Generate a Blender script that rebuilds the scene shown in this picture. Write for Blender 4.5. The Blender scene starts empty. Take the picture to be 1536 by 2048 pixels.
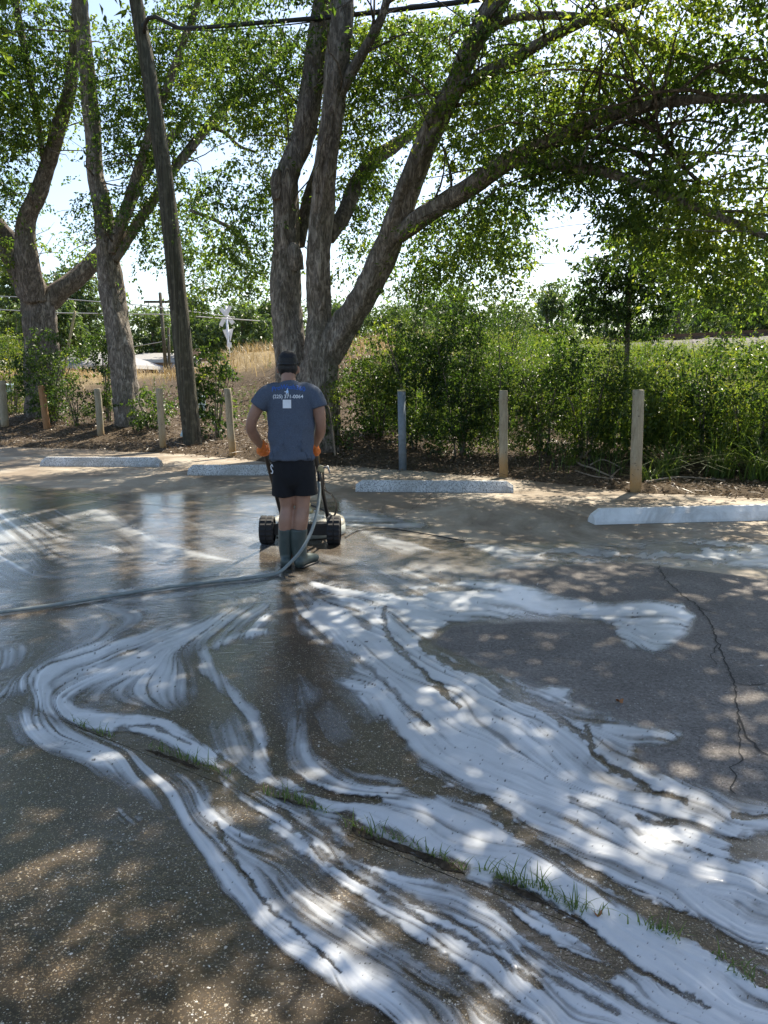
import bpy, bmesh, math, random
import numpy as np
from mathutils import Vector, Matrix, noise as mnoise
from mathutils.bvhtree import BVHTree
random.seed(7); RNG = np.random.default_rng(11)
R = math.radians
scn = bpy.context.scene
COL = scn.collection

# ------------------------------------------------------------------ camera, sky, sun, exposure
CAM_H, PITCH, FPX = 1.53, R(9.67), 1538.0
cam = bpy.data.objects.new('camera', bpy.data.cameras.new('camera')); COL.objects.link(cam)
cam.location = (0, 0, CAM_H); cam.rotation_euler = (R(90) - PITCH, 0, 0)
cam.data.sensor_fit = 'VERTICAL'; cam.data.sensor_height = 36.0; cam.data.lens = 36.0 * FPX / 2048.0
cam.data.clip_start = 0.05; cam.data.clip_end = 2000
scn.camera = cam
SUN_EL, SUN_AZ = R(54), R(30)            # azimuth to the right of the viewing direction
world = bpy.data.worlds.new('World'); scn.world = world; world.use_nodes = True
wn = world.node_tree
sky = wn.nodes.new('ShaderNodeTexSky'); sky.sky_type = 'NISHITA'; sky.sun_disc = False
sky.sun_elevation = SUN_EL; sky.sun_rotation = SUN_AZ; sky.air_density = 1.0; sky.dust_density = 1.6; sky.ozone_density = 1.0
wn.links.new(sky.outputs[0], wn.nodes['Background'].inputs[0])
wn.nodes['Background'].inputs[1].default_value = 0.115
sd = bpy.data.lights.new('sun', 'SUN'); sun = bpy.data.objects.new('sun', sd); COL.objects.link(sun)
sd.energy = 5.0; sd.angle = R(0.5); sd.color = (1.0, 0.91, 0.76)
SUN_DIR = Vector((math.sin(SUN_AZ) * math.cos(SUN_EL), math.cos(SUN_AZ) * math.cos(SUN_EL), math.sin(SUN_EL)))
sun.rotation_euler = SUN_DIR.to_track_quat('Z', 'Y').to_euler()
scn.view_settings.view_transform = 'Standard'; scn.view_settings.look = 'None'
scn.view_settings.gamma = 1.0; scn.view_settings.use_curve_mapping = False
scn.view_settings.exposure = 1.2
scn.render.engine = 'CYCLES'
scn.cycles.max_bounces = 8; scn.cycles.transparent_max_bounces = 12

# ------------------------------------------------------------------ helpers
CP, SP = math.cos(PITCH), math.sin(PITCH)
def ray(px, py):
    dx = (px - 768) / FPX; dy = -(py - 1024) / FPX
    return Vector((dx, CP + dy * SP, -SP + dy * CP))
def at(px, py, Y):
    d = ray(px, py); t = Y / d.y
    return Vector((d.x * t, Y, CAM_H + d.z * t))
def flat(px, py, z=0.0):
    d = ray(px, py); t = (z - CAM_H) / d.z
    return Vector((d.x * t, d.y * t, z))
def proj(P):
    P = np.asarray(P, float); x = P[..., 0]; y = P[..., 1]; z = P[..., 2] - CAM_H
    f = np.maximum(y * CP - z * SP, 1e-3); u = y * SP + z * CP
    return 768 + FPX * x / f, 1024 - FPX * u / f
def sstep(a, b, x):
    t = np.clip((x - a) / (b - a), 0, 1); return t * t * (3 - 2 * t)
EX = np.array([-90, -40, -20, -9, -4.8, -1.1, .7, 2.2, 3.3, 4.9, 8, 14, 40, 90.])
EY = np.array([40, 28, 21.3, 18.2, 16.5, 13.9, 13.1, 11.8, 10.7, 9.9, 8.7, 7.2, 3., 0.])
def edge_y(x): return np.interp(x, EX, EY)
def terrain(x, y):
    x = np.asarray(x, float); y = np.asarray(y, float)
    s = (y - edge_y(x) + .10 * np.sin(x * 2.1) + .06 * np.sin(x * 5.3 + 1)) * .8
    z = -.05 + .13 * sstep(-.06, .35, s) + .28 * sstep(.6, 3.5, s) + (1.55 + .95 * sstep(-9.5, -6, x - .25 * (y - 27)) + .12 * np.sin(x * .22) - .75 * sstep(1.5, 7, x)) * sstep(3.2, 12.5, s)
    lump = .05 * np.sin(x * 1.7 + y * .9) * np.sin(y * 1.3 - x * .4) + .03 * np.sin(x * 4.1) * np.sin(y * 3.7)
    mound = .40 * np.exp(-((x + 1.35) ** 2 + (y - 15.5) ** 2) / 2.2) + .15 * np.exp(-((x + 6.8) ** 2 + (y - 20.3) ** 2) / 2.0) + .2 * np.exp(-((x + 9.8) ** 2 + (y - 22.5) ** 2) / 3.0)
    return z + lump * sstep(.3, 2, s) + mound * sstep(.1, 1.2, s)
def ground_hit(px, py):
    d = ray(px, py); t = 4.0
    for _ in range(4000):
        p = Vector((0, 0, CAM_H)) + d * t
        if p.z <= max(0.0 if p.y < edge_y(p.x) else -9, float(terrain(p.x, p.y))): return p
        t += .02
    return Vector((0, 0, CAM_H)) + d * t
def onT(x, y): return Vector((x, y, max(0.0 if y < edge_y(x) else -9, float(terrain(x, y)))))

def link(o, parent=None):
    COL.objects.link(o)
    if parent is not None: o.parent = parent
    return o
def tag(o, label=None, cat=None, group=None, kind=None):
    if label: o['label'] = label
    if cat: o['category'] = cat
    if group: o['group'] = group
    if kind: o['kind'] = kind
    return o
def empty(name, loc, rz=0.0):
    o = bpy.data.objects.new(name, None); o.location = loc; o.rotation_euler = (0, 0, rz); o.empty_display_size = .1
    return link(o)
def wmat(o):
    return (wmat(o.parent) @ o.matrix_parent_inverse if o.parent else Matrix()) @ o.matrix_basis
def setpar(o, parent):
    """parent o (built in world coordinates) without moving it"""
    o.parent = parent; o.matrix_parent_inverse = wmat(parent).inverted(); return o
def fast_mesh(name, V, F, mat=None, attrs=None, smooth=False, parent=None):
    V = np.ascontiguousarray(V, np.float32); F = np.ascontiguousarray(F, np.int32); k = F.shape[1]
    me = bpy.data.meshes.new(name)
    me.vertices.add(len(V)); me.vertices.foreach_set('co', V.ravel())
    me.loops.add(F.size); me.loops.foreach_set('vertex_index', F.ravel())
    me.polygons.add(len(F)); me.polygons.foreach_set('loop_start', np.arange(0, F.size, k, dtype=np.int32))
    me.polygons.foreach_set('use_smooth', np.full(len(F), bool(smooth)))
    me.update(calc_edges=True)
    for n, a in (attrs or {}).items():
        at_ = me.attributes.new(n, 'FLOAT', 'POINT'); at_.data.foreach_set('value', np.ascontiguousarray(a, np.float32))
    if mat: me.materials.append(mat)
    o = bpy.data.objects.new(name, me); link(o)
    if parent is not None: setpar(o, parent)
    return o
def bm_obj(name, bm, mat, parent=None, smooth=True):
    me = bpy.data.meshes.new(name); bm.normal_update(); bm.to_mesh(me); bm.free()
    if smooth: me.polygons.foreach_set('use_smooth', np.ones(len(me.polygons), bool))
    if mat: me.materials.append(mat)
    o = bpy.data.objects.new(name, me); link(o)
    if parent is not None: setpar(o, parent)
    return o
def resample(pts, rad, step):
    P = [Vector(p) for p in pts]; n = len(P); out = []; ro = []
    for i in range(n - 1):
        p0 = P[max(i - 1, 0)]; p1 = P[i]; p2 = P[i + 1]; p3 = P[min(i + 2, n - 1)]
        m = max(1, int((p2 - p1).length / step))
        for k in range(m):
            t = k / m
            out.append(.5 * ((2 * p1) + (p2 - p0) * t + (2 * p0 - 5 * p1 + 4 * p2 - p3) * t * t + (3 * p1 - p0 - 3 * p2 + p3) * t ** 3))
            ro.append(rad[i] * (1 - t) + rad[i + 1] * t)
    out.append(P[-1]); ro.append(rad[-1])
    return out, ro
def tube_arrays(pts, rad, segs=12, rough=0.0, freq=1.0, step=None, seed=0.0, cap=True):
    if step: pts, rad = resample(pts, rad, step)
    else: pts = [Vector(p) for p in pts]
    V = []; n = len(pts); ref = Vector((.31, .2, .93)) if abs((pts[-1] - pts[0]).normalized().z) < .8 else Vector((1, .1, 0))
    side = None; L = 0
    for i, p in enumerate(pts):
        t = (pts[min(i + 1, n - 1)] - pts[max(i - 1, 0)])
        t = t.normalized() if t.length > 1e-9 else Vector((0, 0, 1))
        side = (ref if side is None else side); side = (side - t * side.dot(t)).normalized(); up = t.cross(side)
        if i: L += (p - pts[i - 1]).length
        for k in range(segs):
            a = 2 * math.pi * k / segs; r = rad[i]
            if rough:
                ca, sa = math.cos(a), math.sin(a)
                v = mnoise.noise((ca * 2.6 * freq, sa * 2.6 * freq, L * 1.1 * freq + seed))
                w = 1 - abs(mnoise.noise((ca * 5 * freq + 9, sa * 5 * freq, L * 2.6 * freq + seed)))*2
                u_ = mnoise.noise((ca * 1.1, sa * 1.1, L * .9 + seed + 40))
                r = r * (1 + rough * (.7 * v + .6 * w + 1.4 * u_))
            V.append(p + side * (math.cos(a) * r) + up * (math.sin(a) * r))
    F = []
    for i in range(n - 1):
        for k in range(segs):
            F.append((i * segs + k, i * segs + (k + 1) % segs, (i + 1) * segs + (k + 1) % segs, (i + 1) * segs + k))
    if cap:
        V.append(pts[0]); V.append(pts[-1]); a = n * segs
        for k in range(segs):
            F.append((a, (k + 1) % segs, k)); F.append((a + 1, (n - 1) * segs + k, (n - 1) * segs + (k + 1) % segs))
    return V, F
def tube(name, pts, rad, mat, parent=None, **kw):
    if not hasattr(rad, '__len__'): rad = [rad] * len(pts)
    V, F = tube_arrays(pts, list(rad), **kw)
    me = bpy.data.meshes.new(name); me.from_pydata([tuple(v) for v in V], [], F)
    me.polygons.foreach_set('use_smooth', np.ones(len(me.polygons), bool)); me.update(); me.materials.append(mat)
    o = bpy.data.objects.new(name, me); link(o)
    if parent is not None: setpar(o, parent)
    return o
def joined(name, parts, mat, parent=None, smooth=True):
    V = []; F = []
    for v, f in parts:
        b = len(V); V += [tuple(q) for q in v]; F += [tuple(i + b for i in q) for q in f]
    me = bpy.data.meshes.new(name); me.from_pydata(V, [], F); me.update()
    if smooth: me.polygons.foreach_set('use_smooth', np.ones(len(me.polygons), bool))
    me.materials.append(mat); o = bpy.data.objects.new(name, me); link(o)
    if parent is not None: setpar(o, parent)
    return o
def box_bm(bm, c, s, rot=None, bevel=0.0):
    r = bmesh.ops.create_cube(bm, size=1.0); vs = r['verts']
    M = Matrix.Translation(c) @ (rot.to_4x4() if rot else Matrix()) @ Matrix.Diagonal((s[0], s[1], s[2], 1))
    bmesh.ops.transform(bm, matrix=M, verts=vs)
    if bevel:
        es = list({e for v in vs for e in v.link_edges}); bmesh.ops.bevel(bm, geom=es, offset=bevel, segments=2, affect='EDGES')

# ------------------------------------------------------------------ material helpers
class NT:
    def __init__(s, name):
        s.m = bpy.data.materials.new(name); s.m.use_nodes = True; s.t = s.m.node_tree; s.N = s.t.nodes; s.L = s.t.links
        s.b = s.N['Principled BSDF']; s.out = s.N['Material Output']
    def n(s, typ, **kw):
        x = s.N.new(typ)
        for k, v in kw.items(): setattr(x, k, v)
        return x
    def lk(s, a, b): s.L.new(a, b)
    def attr(s, name): return s.n('ShaderNodeAttribute', attribute_name=name).outputs['Fac']
    def coord(s, which='Object', scale=(1, 1, 1)):
        c = s.n('ShaderNodeTexCoord'); m = s.n('ShaderNodeMapping'); m.inputs['Scale'].default_value = scale
        s.lk(c.outputs[which], m.inputs[0]); return m.outputs[0]
    def noise(s, vec, scale, detail=4, rough=.55, dist=0.0):
        x = s.n('ShaderNodeTexNoise'); x.inputs['Scale'].default_value = scale; x.inputs['Detail'].default_value = detail
        x.inputs['Roughness'].default_value = rough; x.inputs['Distortion'].default_value = dist
        if vec is not None: s.lk(vec, x.inputs['Vector'])
        return x.outputs['Fac']
    def voro(s, vec, scale, out='Distance', feature='F1'):
        x = s.n('ShaderNodeTexVoronoi'); x.feature = feature; x.inputs['Scale'].default_value = scale
        s.lk(vec, x.inputs['Vector']); return x.outputs[out]
    def ramp(s, fac, stops):
        x = s.n('ShaderNodeValToRGB'); e = x.color_ramp.elements
        while len(e) < len(stops): e.new(.5)
        for q, (p, c) in zip(e, stops):
            q.position = p; q.color = (*c, 1) if len(c) == 3 else c
        s.lk(fac, x.inputs[0]); return x.outputs[0]
    def mix(s, fac, a, b, blend='MIX'):
        x = s.n('ShaderNodeMix', data_type='RGBA', blend_type=blend)
        for v, i in ((fac, 0), (a, 6), (b, 7)):
            if isinstance(v, (int, float)): x.inputs[i].default_value = v
            elif isinstance(v, tuple): x.inputs[i].default_value = (*v, 1)
            else: s.lk(v, x.inputs[i])
        return x.outputs[2]
    def math(s, op, a, b=0.0, clamp=False):
        x = s.n('ShaderNodeMath', operation=op, use_clamp=clamp)
        for v, i in ((a, 0), (b, 1)):
            if isinstance(v, (int, float)): x.inputs[i].default_value = v
            else: s.lk(v, x.inputs[i])
        return x.outputs[0]
    def mr(s, v, a, b, c=0.0, d=1.0):
        x = s.n('ShaderNodeMapRange'); s.lk(v, x.inputs[0])
        for i, q in zip((1, 2, 3, 4), (a, b, c, d)): x.inputs[i].default_value = q
        return x.outputs[0]
    def bump(s, h, strength=.5, dist=.01, normal=None):
        x = s.n('ShaderNodeBump'); x.inputs['Strength'].default_value = strength; x.inputs['Distance'].default_value = dist
        s.lk(h, x.inputs['Height'])
        if normal is not None: s.lk(normal, x.inputs['Normal'])
        return x.outputs[0]
    def set(s, key, v):
        i = s.b.inputs[key]
        if hasattr(v, 'links') or hasattr(v, 'is_linked'): s.lk(v, i)
        else: i.default_value = (*v, 1) if isinstance(v, tuple) and len(v) == 3 else v
def simple(name, col, rough=.6, var=.15, scale=30, bump=.0, metallic=0.0, spec=.5):
    t = NT(name); c = t.coord()
    f = t.noise(c, scale, 5)
    dark = tuple(x * (1 - var) for x in col); lite = tuple(min(1, x * (1 + var)) for x in col)
    t.set('Base Color', t.ramp(f, [(.3, dark), (.7, lite)])); t.set('Roughness', rough); t.set('Metallic', metallic)
    t.set('Specular IOR Level', spec)
    if bump: t.set('Normal', t.bump(t.noise(c, scale * 2.5, 6), bump, .01))
    return t.m
def leaf_mat(name, cols, trans=.45, tcol=None):
    t = NT(name); f = t.attr('tint')
    n = len(cols); base = t.ramp(f, [(i / max(1, n - 1), c) for i, c in enumerate(cols)])
    tc = t.mix(1.0, base, tcol or (2.1, 2.15, .9), 'MULTIPLY')
    t.set('Base Color', base); t.set('Roughness', .42); t.set('Specular IOR Level', .45)
    tr = t.n('ShaderNodeBsdfTranslucent'); t.lk(tc, tr.inputs[0])
    mx = t.n('ShaderNodeMixShader'); mx.inputs[0].default_value = trans
    t.lk(t.b.outputs[0], mx.inputs[1]); t.lk(tr.outputs[0], mx.inputs[2]); t.lk(mx.outputs[0], t.out.inputs[0])
    return t.m
M = {}
# ------------------------------------------------------------------ foam, wetness fields (traced on the ground plane)
PW = [ # (outline in picture tracing units, amount, softness)
 # broad stream running to the right
 ([(640,1195),(700,1180),(760,1230),(800,1262),(880,1245),(850,1290),(940,1330),(1060,1380),(1140,1382),(1130,1400),(1200,1435),(1262,1455),(1362,1470),(1340,1486),(1265,1490),(1272,1530),(1305,1552),(1400,1570),(1462,1600),(1560,1612),(1760,1640),(1760,1960),(1536,1905),(1400,1838),(1300,1800),(1200,1745),(1100,1690),(1020,1630),(960,1590),(900,1560),(820,1505),(760,1440),(720,1395),(672,1360),(690,1352),(745,1362),(730,1330),(690,1290),(600,1235)], .95, 9),
 # middle stream between the dark line and the weedy joint
 ([(235,1436),(340,1440),(348,1455),(400,1490),(455,1510),(482,1555),(530,1548),(582,1566),(625,1592),(672,1604),(770,1604),(880,1592),(955,1612),(1010,1662),(1090,1722),(1190,1782),(1330,1858),(1440,1905),(1560,1985),(1700,2060),(1700,2160),(1480,2100),(1360,1990),(1240,1905),(1120,1820),(1000,1752),(900,1722),(800,1672),(690,1640),(600,1602),(500,1558),(420,1530),(300,1482),(200,1452)], 1.0, 8),
 # thin strand and its start
 ([(392,1306),(410,1290),(470,1268),(540,1258),(560,1264),(480,1280),(420,1306),(436,1342),(484,1388),(510,1424),(530,1462),(536,1530),(556,1562),(516,1558),(502,1520),(504,1470),(482,1428),(434,1376),(398,1334)], 1.0, 6),
 ([(440,1455),(470,1450),(490,1500),(520,1545),(560,1565),(500,1560),(470,1520)], .6, 10),
 # inner crescent round the island
 ([(580,1440),(600,1435),(606,1480),(625,1515),(680,1535),(760,1548),(800,1565),(880,1590),(770,1600),(680,1598),(610,1570),(578,1510)], .8, 12),
 # lower streams
 ([(430,1548),(470,1592),(560,1606),(620,1655),(690,1690),(770,1722),(900,1772),(1000,1822),(1070,1886),(1180,1945),(1300,2010),(1440,2090),(1400,2170),(1180,2120),(1020,2040),(900,1960),(800,1890),(700,1820),(620,1750),(540,1700),(480,1640),(440,1590)], .92, 16),
 ([(1000,1790),(1080,1822),(1150,1890),(1260,1950),(1400,2020),(1540,2090),(1450,2130),(1280,2040),(1150,1960),(1060,1890)], .95, 10),
 ([(300,1560),(372,1590),(435,1622),(482,1680),(522,1722),(602,1790),(702,1850),(802,1930),(902,2000),(1000,2070),(1060,2150),(860,2150),(780,2040),(650,1955),(562,1900),(500,1832),(450,1780),(410,1722),(355,1652)], .92, 10),
 ([(20,1440),(60,1425),(130,1460),(230,1495),(330,1545),(440,1620),(400,1640),(310,1600),(220,1540),(120,1500),(40,1480)], .85, 20),
 ([(60,1370),(95,1345),(110,1390),(180,1420),(260,1450),(220,1470),(120,1440),(60,1410)], .85, 10),
 # tongue to the right with its round end
 ([(1225,1212),(1300,1207),(1360,1215),(1384,1236),(1372,1266),(1352,1290),(1312,1304),(1262,1294),(1236,1270),(1225,1246),(1180,1236),(1080,1233),(980,1238),(900,1244),(865,1262),(800,1272),(752,1245),(700,1205),(650,1195),(618,1170),(640,1160),(720,1180),(800,1182),(860,1170),(920,1158),(1010,1162),(1080,1186),(1150,1206)], .93, 7),
 ([(690,1150),(760,1152),(840,1158),(900,1150),(960,1150),(880,1135),(820,1130),(770,1140)], .5, 12),
 ([(720,1060),(790,1072),(850,1092),(950,1090),(1080,1102),(1060,1108),(940,1100),(830,1108),(760,1100)], .45, 8),
 ([(1030,1096),(1150,1100),(1300,1112),(1536,1118),(1760,1122),(1760,1132),(1536,1128),(1300,1122),(1120,1114),(1000,1106)], .85, 5),
 ([(660,1030),(720,1022),(780,1030),(850,1048),(850,1056),(800,1060),(740,1052),(700,1060)], .62, 8),
 # grey films joining the streams
 ([(560,1210),(760,1290),(900,1330),(1060,1385),(1200,1440),(1290,1540),(1480,1610),(1760,1650),(1760,2160),(1400,2160),(1300,2060),(1150,1960),(1000,1850),(880,1770),(760,1720),(640,1660),(560,1600),(640,1560),(800,1590),(840,1560),(760,1450),(690,1370),(640,1300)], .60, 26),
 ([(420,1540),(560,1610),(700,1700),(900,1800),(1080,1900),(1250,2000),(1440,2100),(1300,2170),(1060,2120),(940,2010),(800,1920),(640,1810),(520,1720),(440,1640)], .62, 24),
 ([(-150,1000),(0,985),(200,1000),(420,1030),(530,1060),(540,1110),(420,1150),(240,1180),(0,1215),(-150,1230)], .40, 50),  # milky film at the left, painting in the silvery sky reflection
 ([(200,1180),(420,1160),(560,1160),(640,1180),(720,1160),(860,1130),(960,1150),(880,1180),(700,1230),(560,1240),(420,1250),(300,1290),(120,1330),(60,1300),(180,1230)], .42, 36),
 ([(930,1090),(1100,1094),(1300,1090),(1420,1082),(1560,1090),(1760,1094),(1760,1138),(1536,1136),(1300,1126),(1100,1122),(1000,1116)], .85, 5),  # gutter water: foam streaks, its silvery shine painted in as foam too
 ([(200,1470),(300,1500),(420,1560),(520,1620),(600,1700),(560,1760),(460,1680),(340,1590),(220,1520)], .55, 24),
 ([(430,1460),(480,1420),(520,1470),(540,1560),(480,1560),(440,1510)], .55, 22),
 ([(540,1370),(600,1350),(640,1380),(610,1420),(590,1480),(560,1440)], .38, 20),
 ([(440,1330),(520,1300),(600,1330),(560,1400),(500,1420),(460,1380)], .18, 30),
 # paler films upstream, left; some paint the sky's reflection on wet pavement
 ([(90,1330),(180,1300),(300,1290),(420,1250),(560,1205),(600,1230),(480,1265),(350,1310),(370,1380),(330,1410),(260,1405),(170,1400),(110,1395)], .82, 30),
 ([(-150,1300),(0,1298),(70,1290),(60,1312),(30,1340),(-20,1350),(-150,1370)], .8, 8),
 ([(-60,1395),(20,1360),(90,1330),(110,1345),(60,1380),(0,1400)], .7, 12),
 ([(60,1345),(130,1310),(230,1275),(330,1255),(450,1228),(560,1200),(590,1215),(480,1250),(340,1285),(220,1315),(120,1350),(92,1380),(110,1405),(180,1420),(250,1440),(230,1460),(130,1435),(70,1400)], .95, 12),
 ([(-150,1010),(60,1000),(230,1012),(260,1060),(160,1090),(0,1100),(-150,1100)], .52, 26),  # left patches down to the hose strip: sky reflection painted as suds
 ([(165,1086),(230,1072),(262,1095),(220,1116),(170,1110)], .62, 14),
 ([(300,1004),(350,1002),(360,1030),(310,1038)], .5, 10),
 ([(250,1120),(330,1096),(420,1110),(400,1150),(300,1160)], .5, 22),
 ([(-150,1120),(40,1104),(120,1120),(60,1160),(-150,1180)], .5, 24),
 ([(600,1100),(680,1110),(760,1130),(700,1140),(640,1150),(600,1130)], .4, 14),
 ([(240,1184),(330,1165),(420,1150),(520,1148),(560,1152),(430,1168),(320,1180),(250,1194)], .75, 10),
 ([(620,1430),(660,1408),(695,1440),(705,1480),(680,1500),(640,1490)], .30, 16),
 ([(228,1620),(250,1612),(262,1632),(285,1640),(270,1650),(240,1640)], .7, 5),
 ([(560,1216),(700,1260),(820,1330),(900,1420),(840,1480),(760,1400),(680,1320),(560,1250)], .7, 18),
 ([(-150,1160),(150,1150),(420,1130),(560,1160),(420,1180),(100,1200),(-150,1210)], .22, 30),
]
NEG = [ # dark open-water lines between the streams: (polyline, half width, amount)
 ([(770,1482),(830,1540),(880,1585),(960,1600),(1020,1648),(1100,1708),(1200,1758),(1300,1818),(1400,1850),(1480,1900),(1600,1960)], 8, 1.0),
 ([(760,1470),(800,1530),(860,1575)], 22, 1.0),
 ([(600,1240),(660,1290),(740,1340),(800,1400),(850,1450)], 5, .55),
 ([(770,1220),(765,1260),(800,1300),(850,1350),(920,1420)], 3.5, .75),
 ([(840,1290),(900,1330),(980,1350),(1060,1400),(1120,1440),(1180,1480),(1190,1510),(1230,1540),(1300,1580)], 6, .75),
 ([(1010,1390),(1080,1405),(1150,1430),(1200,1445)], 11, .6),
 ([(1176,1455),(1185,1500),(1215,1530)], 5, .8),
 ([(1140,1600),(1190,1625),(1260,1660),(1340,1690),(1420,1715)], 5, .55),
 ([(1275,1636),(1310,1648),(1345,1650)], 5, .8), ([(1310,1588),(1340,1592),(1370,1602)], 4, .8), ([(1466,1630),(1490,1638),(1540,1636)], 4, .9),
 ([(1480,1700),(1560,1690),(1620,1700)], 22, 1.0),
 ([(700,1650),(740,1690),(790,1718),(850,1735),(915,1745)], 17, 1.0),
 ([(690,1700),(780,1735),(920,1765),(1000,1812),(1060,1870),(1140,1920),(1220,1950)], 9, .95),
 ([(1000,1768),(1060,1800),(1120,1840),(1180,1880),(1240,1930)], 14, 1.0),
 ([(1180,1880),(1250,1930),(1330,1970),(1420,2020)], 4, .8),
 ([(1330,1835),(1400,1880),(1470,1920),(1540,1975)], 13, .95),
 ([(1010,1655),(1080,1700),(1150,1735),(1200,1760)], 3, .9),
 ([(460,1600),(540,1680),(640,1760),(760,1850),(880,1930),(1000,2020),(1080,2080)], 17, .85),
 ([(560,1620),(640,1710),(760,1790),(880,1860),(980,1910),(1080,1980)], 5, .7),
 ([(620,1630),(700,1720),(820,1800),(960,1870),(1100,1960),(1240,2030)], 5, .6),
 ([(1050,1900),(1150,1950),(1260,2000),(1360,2060)], 7, .6),
 ([(430,1650),(480,1740),(520,1800),(600,1870),(680,1950)], 3, .7),
 ([(250,1470),(340,1520),(420,1560),(440,1600)], 14, .9),
 ([(440,1520),(490,1570),(560,1590),(620,1610)], 7, .8),
 ([(260,1455),(300,1452),(330,1468),(380,1490)], 3, .7),
 ([(540,1500),(575,1545),(620,1580),(690,1598),(760,1600)], 5, .85),
 ([(1240,1104),(1330,1100),(1400,1102)], 4, .9), ([(1080,1112),(1200,1116),(1420,1126)], 2.5, .8), ([(1300,1094),(1420,1094),(1500,1100)], 3, .8), ([(630,1185),(700,1215),(740,1255)], 6, .5), ([(700,1170),(800,1190),(900,1178),(960,1180)], 4, .7), ([(860,1160),(920,1175),(1000,1180)], 3, .6),
 ([(560,1180),(566,1250),(600,1300),(680,1330)], 22, .75),
]
FLOW = [
 [(560,1190),(640,1230),(740,1320),(830,1430),(930,1510),(1080,1590),(1250,1690),(1420,1760),(1600,1830)],
 [(760,1240),(860,1330),(980,1400),(1100,1470),(1200,1540),(1350,1600),(1560,1660)],
 [(880,1310),(1000,1360),(1120,1420),(1340,1478)],
 [(400,1310),(440,1360),(500,1420),(518,1490),(540,1560),(640,1600),(800,1640),(960,1690),(1100,1770),(1250,1850),(1400,1930),(1600,2040)],
 [(60,1375),(110,1420),(250,1445),(380,1490),(470,1550),(600,1610),(720,1660),(900,1740),(1060,1830),(1200,1930),(1400,2060)],
 [(30,1440),(60,1480),(200,1510),(320,1570),(400,1660),(470,1760),(600,1860),(760,1980),(900,2100)],
 [(480,1600),(600,1700),(760,1820),(920,1920),(1100,2040)],
 [(620,1170),(720,1200),(860,1200),(1000,1200),(1150,1222),(1320,1250)],
 [(560,1215),(420,1255),(280,1300),(120,1340),(0,1380)],
 [(300,1300),(200,1350),(120,1390),(80,1420)],
 [(600,1400),(580,1470),(600,1540),(680,1580),(820,1590)],
 [(640,1400),(700,1385),(760,1420),(800,1490),(860,1560)],
 [(700,1060),(860,1095),(1100,1108),(1400,1118),(1700,1128)],
 [(0,1215),(200,1190),(400,1160),(560,1150)],
 [(460,1320),(420,1360),(440,1420),(470,1480),(500,1530)],
 [(0,1600),(150,1640),(300,1700),(420,1800),(560,1960)],
 [(780,1140),(860,1160),(960,1160),(1060,1180)],
]
GX0, GY0, GS = -160, 1020, 2.5
GW, GH = int(1860 / GS), int(1140 / GS)
gx = GX0 + np.arange(GW) * GS; gy = GY0 + np.arange(GH) * GS
GXX, GYY = np.meshgrid(gx, gy)
def vnoise(px, py, seed):
    rs = np.random.RandomState(seed); T = rs.rand(256, 256).astype(np.float32)
    xi = np.floor(px).astype(int); yi = np.floor(py).astype(int); fx = px - xi; fy = py - yi
    fx = fx * fx * (3 - 2 * fx); fy = fy * fy * (3 - 2 * fy)
    a = T[yi % 256, xi % 256]; b = T[yi % 256, (xi + 1) % 256]; c = T[(yi + 1) % 256, xi % 256]; d = T[(yi + 1) % 256, (xi + 1) % 256]
    return (a * (1 - fx) + b * fx) * (1 - fy) + (c * (1 - fx) + d * fx) * fy
def fbm(px, py, seed, oct=4):
    s = 0; a = .5
    for i in range(oct): s = s + a * (vnoise(px * 2 ** i, py * 2 ** i, seed + i) - .5); a *= .55
    return s
def seg_dist(px, py, pl):
    best = np.full(px.shape, 1e9, np.float32)
    for (x0, y0), (x1, y1) in zip(pl[:-1], pl[1:]):
        dx, dy = x1 - x0, y1 - y0; t = np.clip(((px - x0) * dx + (py - y0) * dy) / (dx * dx + dy * dy + 1e-9), 0, 1)
        best = np.minimum(best, (px - x0 - t * dx) ** 2 + (py - y0 - t * dy) ** 2)
    return np.sqrt(best)
def poly_sd(px, py, pg):
    ins = np.zeros(px.shape, bool); n = len(pg)
    for i in range(n):
        x0, y0 = pg[i]; x1, y1 = pg[(i + 1) % n]
        if y0 == y1: continue
        c = ((y0 > py) != (y1 > py)) & (px < (x1 - x0) * (py - y0) / (y1 - y0) + x0); ins ^= c
    d = seg_dist(px, py, pg + [pg[0]])
    return np.where(ins, d, -d)
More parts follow.
